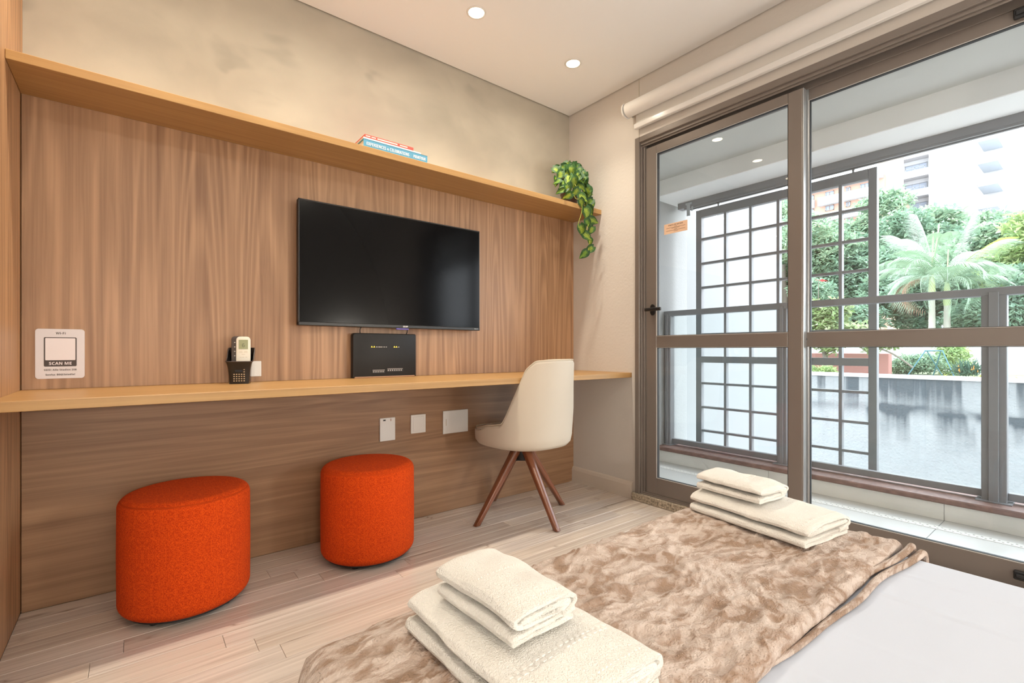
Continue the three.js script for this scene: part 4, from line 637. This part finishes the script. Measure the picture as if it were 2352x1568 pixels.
    for (const s of trunk) mk(s[0], tube(s[1], s[2], 12, 8), barkM, t);
    return t;
  }
  const G1 = [[0.27, 0.4, 0.27], [0.33, 0.46, 0.31], [0.22, 0.35, 0.24], [0.38, 0.49, 0.33]], G2 = [[0.18, 0.3, 0.21], [0.22, 0.35, 0.24], [0.27, 0.4, 0.27]], G3 = [[0.38, 0.5, 0.2], [0.32, 0.46, 0.2], [0.42, 0.52, 0.23]];
  const crown = (w, h, n, sd) => { const keep = seed; seed = sd; const c = []; for (let i = 0; i < n; i++) { const a = rr(0, 6.28), q = Math.sqrt(rnd()); c.push([Math.cos(a) * q * w * 0.7, h * (0.45 + 0.5 * rnd() * (1.15 - q * 0.6)), Math.sin(a) * q * w, w * rr(0.26, 0.42), 0.62]); } seed = keep; return c; };
  const big = [
    ['tall dense green tree seen through the left bays of the grille', 19, -5.4, 2.2, 5.9, G1, 8200], ['feathery green tree rising in front of the orange building', 22, -3.6, 2.3, 6.3, G1, 8200], ['broad green tree behind the left palm fronds', 20, -1.9, 1.9, 5.0, G2, 7600],
    ['rounded tree with pale leaves behind the tops of the palms', 21, -0.6, 1.8, 4.9, G1, 7200], ['leafy tree right of the palms below the white tower', 19, 0.35, 1.6, 4.1, G1, 6400], ['yellow-green tree at the right edge of the garden view', 17, 1.9, 1.5, 4.2, G3, 6000], ['dark low tree at the back of the garden behind the palms', 17, -0.9, 1.4, 2.9, G2, 5600], ['dark low tree behind the flowering shrub on the left', 15.5, -2.9, 1.3, 2.7, G2, 5200], ['dark tree trunk with leaves right of the railing post', 15, 1.0, 1.1, 2.4, G2, 4200], ['tall tree beyond the right end of the garden', 18, 4.6, 2, 4.8, G1, 4200], ['tall tree beyond the left end of the garden', 20, -9, 2.4, 6.2, G1, 4200]];
  big.forEach(([label, x, z, w, h, cols, n], i) => plant('garden_tree', label, 'tree', [x, 0.4, z], crown(w * 1.15, h, 20, 100 + i), n, sprig, cols, x / 13, [['trunk', [[0, 0, 0], [0.06, h * 0.3, 0.05], [-0.03, h * 0.62, 0]], 0.1], ['branch', [[0.05, h * 0.3, 0.04], [0.2, h * 0.5, w * 0.3], [0.2, h * 0.7, w * 0.55]], 0.05], ['branch', [[0.03, h * 0.36, 0.02], [-0.1, h * 0.55, -w * 0.25], [0, h * 0.75, -w * 0.5]], 0.05]], 'trees behind the garden'));
  // flowering shrub with bare crooked branches, on the left
  const shrub = plant('flowering_shrub', 'pale green shrub with crooked bare branches and one red flower behind the stained wall', 'shrub', [10.5, 0.42, -1.2], [[0.1, 1.22, -0.3, 0.34], [0, 1.0, 0.1, 0.36], [-0.1, 1.25, 0.25, 0.26], [0, 0.78, 0.55, 0.26], [0.1, 0.62, 0.95, 0.24, 0.6], [-0.1, 0.8, -0.35, 0.34], [0, 0.6, 0.1, 0.3], [0, 1.0, -0.75, 0.34], [0.1, 0.55, 0.75, 0.2]], 1500, broad, [[0.24, 0.32, 0.13], [0.3, 0.37, 0.17], [0.2, 0.3, 0.1], [0.34, 0.38, 0.2]], 0.62,
    [['trunk', [[0, 0, 0], [0.02, 0.3, 0.02], [0, 0.55, -0.02]], 0.045], ['branch', [[0, 0.45, 0], [0.05, 0.7, 0.16], [0, 0.82, 0.3], [0, 1.15, 0.32]], 0.022], ['branch', [[0, 0.5, 0], [0, 0.75, -0.2], [0.05, 1.1, -0.28]], 0.022], ['branch', [[0, 0.4, 0.02], [0.05, 0.55, 0.4], [0, 0.5, 0.85], [0, 0.38, 1.1], [0.02, 0.16, 1.35]], 0.014]]);
  mk('flower', move(leafSheet([[0, 0, 1.4, 0.16, 0.022, 0.02], [0, 0, 1.7, 0.13, 0.02, -0.02], [0, 0, 1.1, 0.12, 0.02, 0.03], [0, 0, 4.6, 0.07, 0.02, 0.01]]).rotateX(0.2), -0.2, 1.8, -0.02), std({ color: lin(0.5, 0.04, 0.04), roughness: 0.8 }), shrub);
  mk('branch', tube([[0, 1.1, -0.1], [-0.1, 1.5, -0.06], [-0.2, 1.79, -0.02]], 0.006, 10, 6), barkM, shrub);
  plant('round_bush', 'rounded fine-leaved bush beside the teal swing frame', 'bush', [11.6, 0.42, 0.0], [[0, 0.2, -0.1, 0.26], [0, 0.22, 0.15, 0.24], [0.1, 0.12, -0.3, 0.2]], 1100, sprig, G1, 0.5, []);
  plant('weeping_bush', 'hanging light green weeping bush behind the swing frame', 'bush', [12, 0.42, 0.4], [[0, 0.4, 0, 0.26, 1.2], [0, 0.2, 0.06, 0.28, 1.2]], 900, sprig, G3, 0.5, []);
  plant('hedge', 'low green hedge on top of the stained wall at left', 'hedge', [9.9, 0.42, -1.6], [[0, 0.08, -0.5, 0.16], [0, 0.08, -0.1, 0.16], [0, 0.08, 0.35, 0.16], [0, 0.08, 0.65, 0.14]], 900, sprig, G3, 0.4, []);
  plant('ground_cover', 'low yellow-green plants along the top of the stained wall', 'plant', [9.7, 0.42, 1.3], [[0, 0.02, -0.6, 0.1, 0.5], [0, 0.02, -0.2, 0.12, 0.5], [0, 0.02, 0.3, 0.12, 0.5], [0, 0.02, 0.8, 0.12, 0.5]], 500, sprig, [[0.36, 0.4, 0.06], [0.25, 0.34, 0.06]], 0.35, []);
  { // spiky shrub with orange flowers
    const t = thing('spiky_shrub', 'spiky dark green shrub with orange flowers in front of the white wall', 'shrub', [10.6, 0.44, 0.83]), bl = [], fl = [];
    for (let i = 0; i < 150; i++) { const a = rr(0, 6.28), e = rr(0.25, 1.35), l = rr(0.16, 0.31), c = Math.cos(e), g = leafSheet([[0, 0, 0, l, 0.012, 0.012]]); g.rotateZ(e); g.rotateY(a); bl.push(move(g, rr(-0.1, 0.1), rr(0, 0.1), rr(-0.12, 0.12))); }
    mk('blades', join(bl), std({ color: lin(0.055, 0.12, 0.085), roughness: 0.7 }), t).userData.kind = 'stuff';
    for (let i = 0; i < 9; i++) mk('flower', new THREE.ConeGeometry(0.012, 0.05, 6).translate(rr(-0.18, -0.02), rr(0.1, 0.2), rr(-0.14, 0.14)), std({ color: lin(0.62, 0.22, 0.03), roughness: 0.7 }), t);
  }
  // palms
  const frondG = (len, droop, n) => {
    const P = [], N = 26, at = (s) => [len * s * Math.cos(droop * s * 0.8), len * (s * 0.5 - droop * s * s * 0.62), 0];
    const quad = (a, b, c, d) => { for (const p of [a, b, c, a, c, d]) P.push(...p); };
    for (let i = 0; i < N; i++) { const a = at(i / N), b = at((i + 1) / N), w = 0.012 * len * (1 - i / N) + 0.003; quad([a[0], a[1], -w], [b[0], b[1], -w], [b[0], b[1], w], [a[0], a[1], w]); }
    for (let i = 3; i <= n; i++) for (const sd of [-1, 1]) {
      const s = i / n, p = at(s), l = len * 0.34 * Math.pow(Math.sin(Math.PI * (0.12 + 0.86 * s * 0.96)), 0.7), w = 0.0052 * len, f = 0.45 + 0.4 * s, sag = 0.3 + 0.5 * droop * s, j = rr(0.85, 1.1);
      const tip = [p[0] + l * f * j, p[1] - l * sag * j + 0.02, sd * l * 0.8], midp = [p[0] + l * f * 0.45, p[1] - l * sag * 0.22 + 0.02 * len, sd * l * 0.42];
      quad([p[0] - w, p[1], 0], [midp[0] - w, midp[1], midp[2]], [midp[0] + w, midp[1], midp[2]], [p[0] + w, p[1], 0]); P.push(midp[0] - w, midp[1], midp[2], ...tip, midp[0] + w, midp[1], midp[2]);
    }
    const g = new THREE.BufferGeometry(); g.setAttribute('position', new THREE.Float32BufferAttribute(P, 3)); g.setAttribute('uv', new THREE.Float32BufferAttribute(new Float32Array(P.length / 3 * 2), 2)); g.computeVertexNormals(); return g;
  };
  const fr = [frondG(1.5, 0.75, 50), frondG(1.4, 1.15, 48), frondG(1.3, 1.6, 46), frondG(1.45, 0.35, 48)], pm = [phy({ color: lin(0.36, 0.48, 0.36), roughness: 0.6, transmission: 0.25, thickness: 0 }), phy({ color: lin(0.29, 0.41, 0.28), roughness: 0.6, transmission: 0.25, thickness: 0 }), phy({ color: lin(0.32, 0.42, 0.03), roughness: 0.7, transmission: 0.3, thickness: 0 }), phy({ color: lin(0.25, 0.13, 0.08), roughness: 0.8, transmission: 0.2, thickness: 0 })], trunkM = std({ color: lin(0.34, 0.32, 0.27), roughness: 0.9 }), shaftM = std({ color: lin(0.3, 0.34, 0.16), roughness: 0.7 });
  const palm = (label, x, z, h, fronds, spears) => {
    const t = thing('palm_tree', label, 'palm', [x, 0.42, z], 'palm trees in the garden');
    const rings = []; for (let i = 0; i <= 40; i++) { const q = i / 40; rings.push(new THREE.Vector2((0.072 - 0.016 * q) * (1 + (i % 4 === 0 ? 0.05 : 0)), q * (h - 0.55))); } mk('trunk', new THREE.LatheGeometry(rings, 18), trunkM, t);
    mk('crown_shaft', new THREE.LatheGeometry([[0.055, h - 0.56], [0.068, h - 0.48], [0.058, h - 0.2], [0.025, h + 0.05], [0, h + 0.06]].map((p) => new THREE.Vector2(...p)), 18), shaftM, t);
    fronds.forEach(([a, e, g, m]) => { const f = mk('frond', fr[g], pm[m], t); f.position.y = h - 0.06; f.rotation.set(0, a, e, 'YZX'); });
    for (const [dx, dz, l] of spears) mk('spear_leaf', tube([[0, h, 0], [dx * 0.4, h + l * 0.5, dz * 0.5], [dx, h + l, dz]], 0.014, 8, 6), std({ color: lin(0.42, 0.38, 0.24), roughness: 0.8 }), t);
  };
  const D = Math.PI / 180;
  palm('left palm with a pale ringed trunk and arching fronds', 14, -0.24, 2.15, [[80, 62, 3, 0], [110, 48, 0, 0], [60, 50, 0, 0], [135, 28, 1, 0], [95, 15, 1, 1], [160, 20, 1, 0], [200, 35, 0, 1], [95, -8, 2, 0], [120, -22, 2, 3], [40, 20, 1, 0], [250, 10, 1, 0], [170, -12, 2, 0], [20, 30, 0, 1], [300, 20, 1, 1]].map(([a, e, g, m]) => [a * D, e * D, g, m]), [[0.02, 0.02, 0.95], [0.02, 0.12, 1.1]]);
  palm('right palm with one bright yellow-green frond', 14.2, -0.02, 2.0, [[285, 58, 3, 0], [275, 38, 0, 2], [265, 34, 0, 0], [290, 20, 1, 0], [250, 22, 1, 0], [280, 2, 1, 0], [310, 8, 2, 0], [230, 5, 2, 0], [190, 18, 1, 0], [150, 30, 0, 1], [340, 35, 0, 1], [20, 20, 1, 0], [210, -12, 2, 1], [70, 15, 1, 0]].map(([a, e, g, m]) => [a * D, e * D, g, m]), [[0, 0.02, 0.7]]);

  // far buildings
  const bw = std({ color: lin(0.42, 0.43, 0.44), roughness: 0.9 }), bo = std({ color: lin(0.36, 0.22, 0.165), roughness: 0.9 }), bp = std({ color: lin(0.46, 0.33, 0.23), roughness: 0.9 }), wf = std({ color: lin(0.2, 0.21, 0.22), roughness: 0.7 }), gl = phy({ color: lin(0.16, 0.19, 0.24), roughness: 0.2 }), gp = std({ color: lin(0.32, 0.36, 0.4), roughness: 0.7 });
  const win = (b, x, z0, z1, y0, y1, mull = 1) => { const f = mk('window', join([cbox(x - 0.12, x, y0, y1, z0, z0 + 0.07, 0), cbox(x - 0.12, x, y0, y1, z1 - 0.07, z1, 0), cbox(x - 0.12, x, y1 - 0.07, y1, z0, z1, 0), cbox(x - 0.12, x, y0, y0 + 0.07, z0, z1, 0)]), wf, b); for (let i = 0; i < mull; i++) mk('pane', cbox(x - 0.05, x + 0.02, y0 + 0.05, y1 - 0.05, mix(z0, z1, i / mull) + 0.04, mix(z0, z1, (i + 1) / mull) - 0.04, 0), gl, f); };
  const tw = thing('apartment_tower', 'tall white apartment tower with recessed balconies beyond the trees', 'building', [0, 0, 0]);
  mk('wall', join([cbox(85, 100, 0, 46, -13.6, -6.4, 0), cbox(85, 100, 0, 46, -18.6, -17.7, 0), cbox(86.2, 100, 0, 46, -17.7, -13.6, 0)]), bw, tw);
  for (let k = -1; k < 6; k++) {
    const yc = 27.49 - 2.72 * k;
    mk('parapet', cbox(84.6, 86.3, yc, yc + 0.95, -17.7, -13.6, 0), bw, tw);
    const rl = mk('balcony_rail', join([cbox(84.62, 84.68, yc - 1.5 + 0, yc - 1.43, -17.1, -13.9, 0), ...[-17.05, -16, -15, -13.95].map((z) => cbox(84.62, 84.68, yc - 1.85, yc - 1.43, z - 0.03, z + 0.03, 0))]), wf, tw);
    win(tw, 86.19, -16.4, -13.95, yc - 1.85, yc - 0.55, 3); win(tw, 84.99, -18.4, -17.95, yc - 0.95, yc - 0.2);
    mk('balcony_slab', cbox(80.5, 85, yc - 4.08, yc - 3.9, -8.2, -6.45, 0), gp, tw); mk('balcony_front', cbox(80.4, 85, yc - 3.9, yc - 2.95, -8.25, -6.4, 0), bw, tw);
  }
  const ob = thing('brick_apartment_block', 'long orange and white apartment block with banded balconies behind the trees', 'building', [0, 0, 0]);
  mk('wall', cbox(70.5, 82, 0, 22, -34, -15, 0), bo, ob); mk('cornice', cbox(69.9, 70.6, 21.55, 21.95, -34, -15, 0), bw, ob); mk('stair_tower', cbox(71, 78, 0, 27, -15.7, -14.75, 0), bp, ob);
  for (const y of [19.6, 17.45, 15.3, 13.15]) { mk('balcony_band', cbox(69.8, 70.6, y, y + 1.05, -21.85, -15.7, 0), bw, ob); mk('balcony_band', cbox(70.1, 70.6, y, y + 1.05, -34, -22.4, 0), bw, ob); }
  for (const y of [20.72, 18.9, 16.75]) for (const [a, b] of [[-26.4, -25.3], [-23.2, -22.5], [-21.15, -20.2], [-18.85, -18.4], [-17.35, -16.4], [-29.5, -28.4]]) win(ob, 70.49, a, b, y, y + 0.6, 2);
}

scene.traverse((o) => { if (o.isMesh) { o.castShadow = true; o.receiveShadow = true; } });
renderer.render(scene, camera);
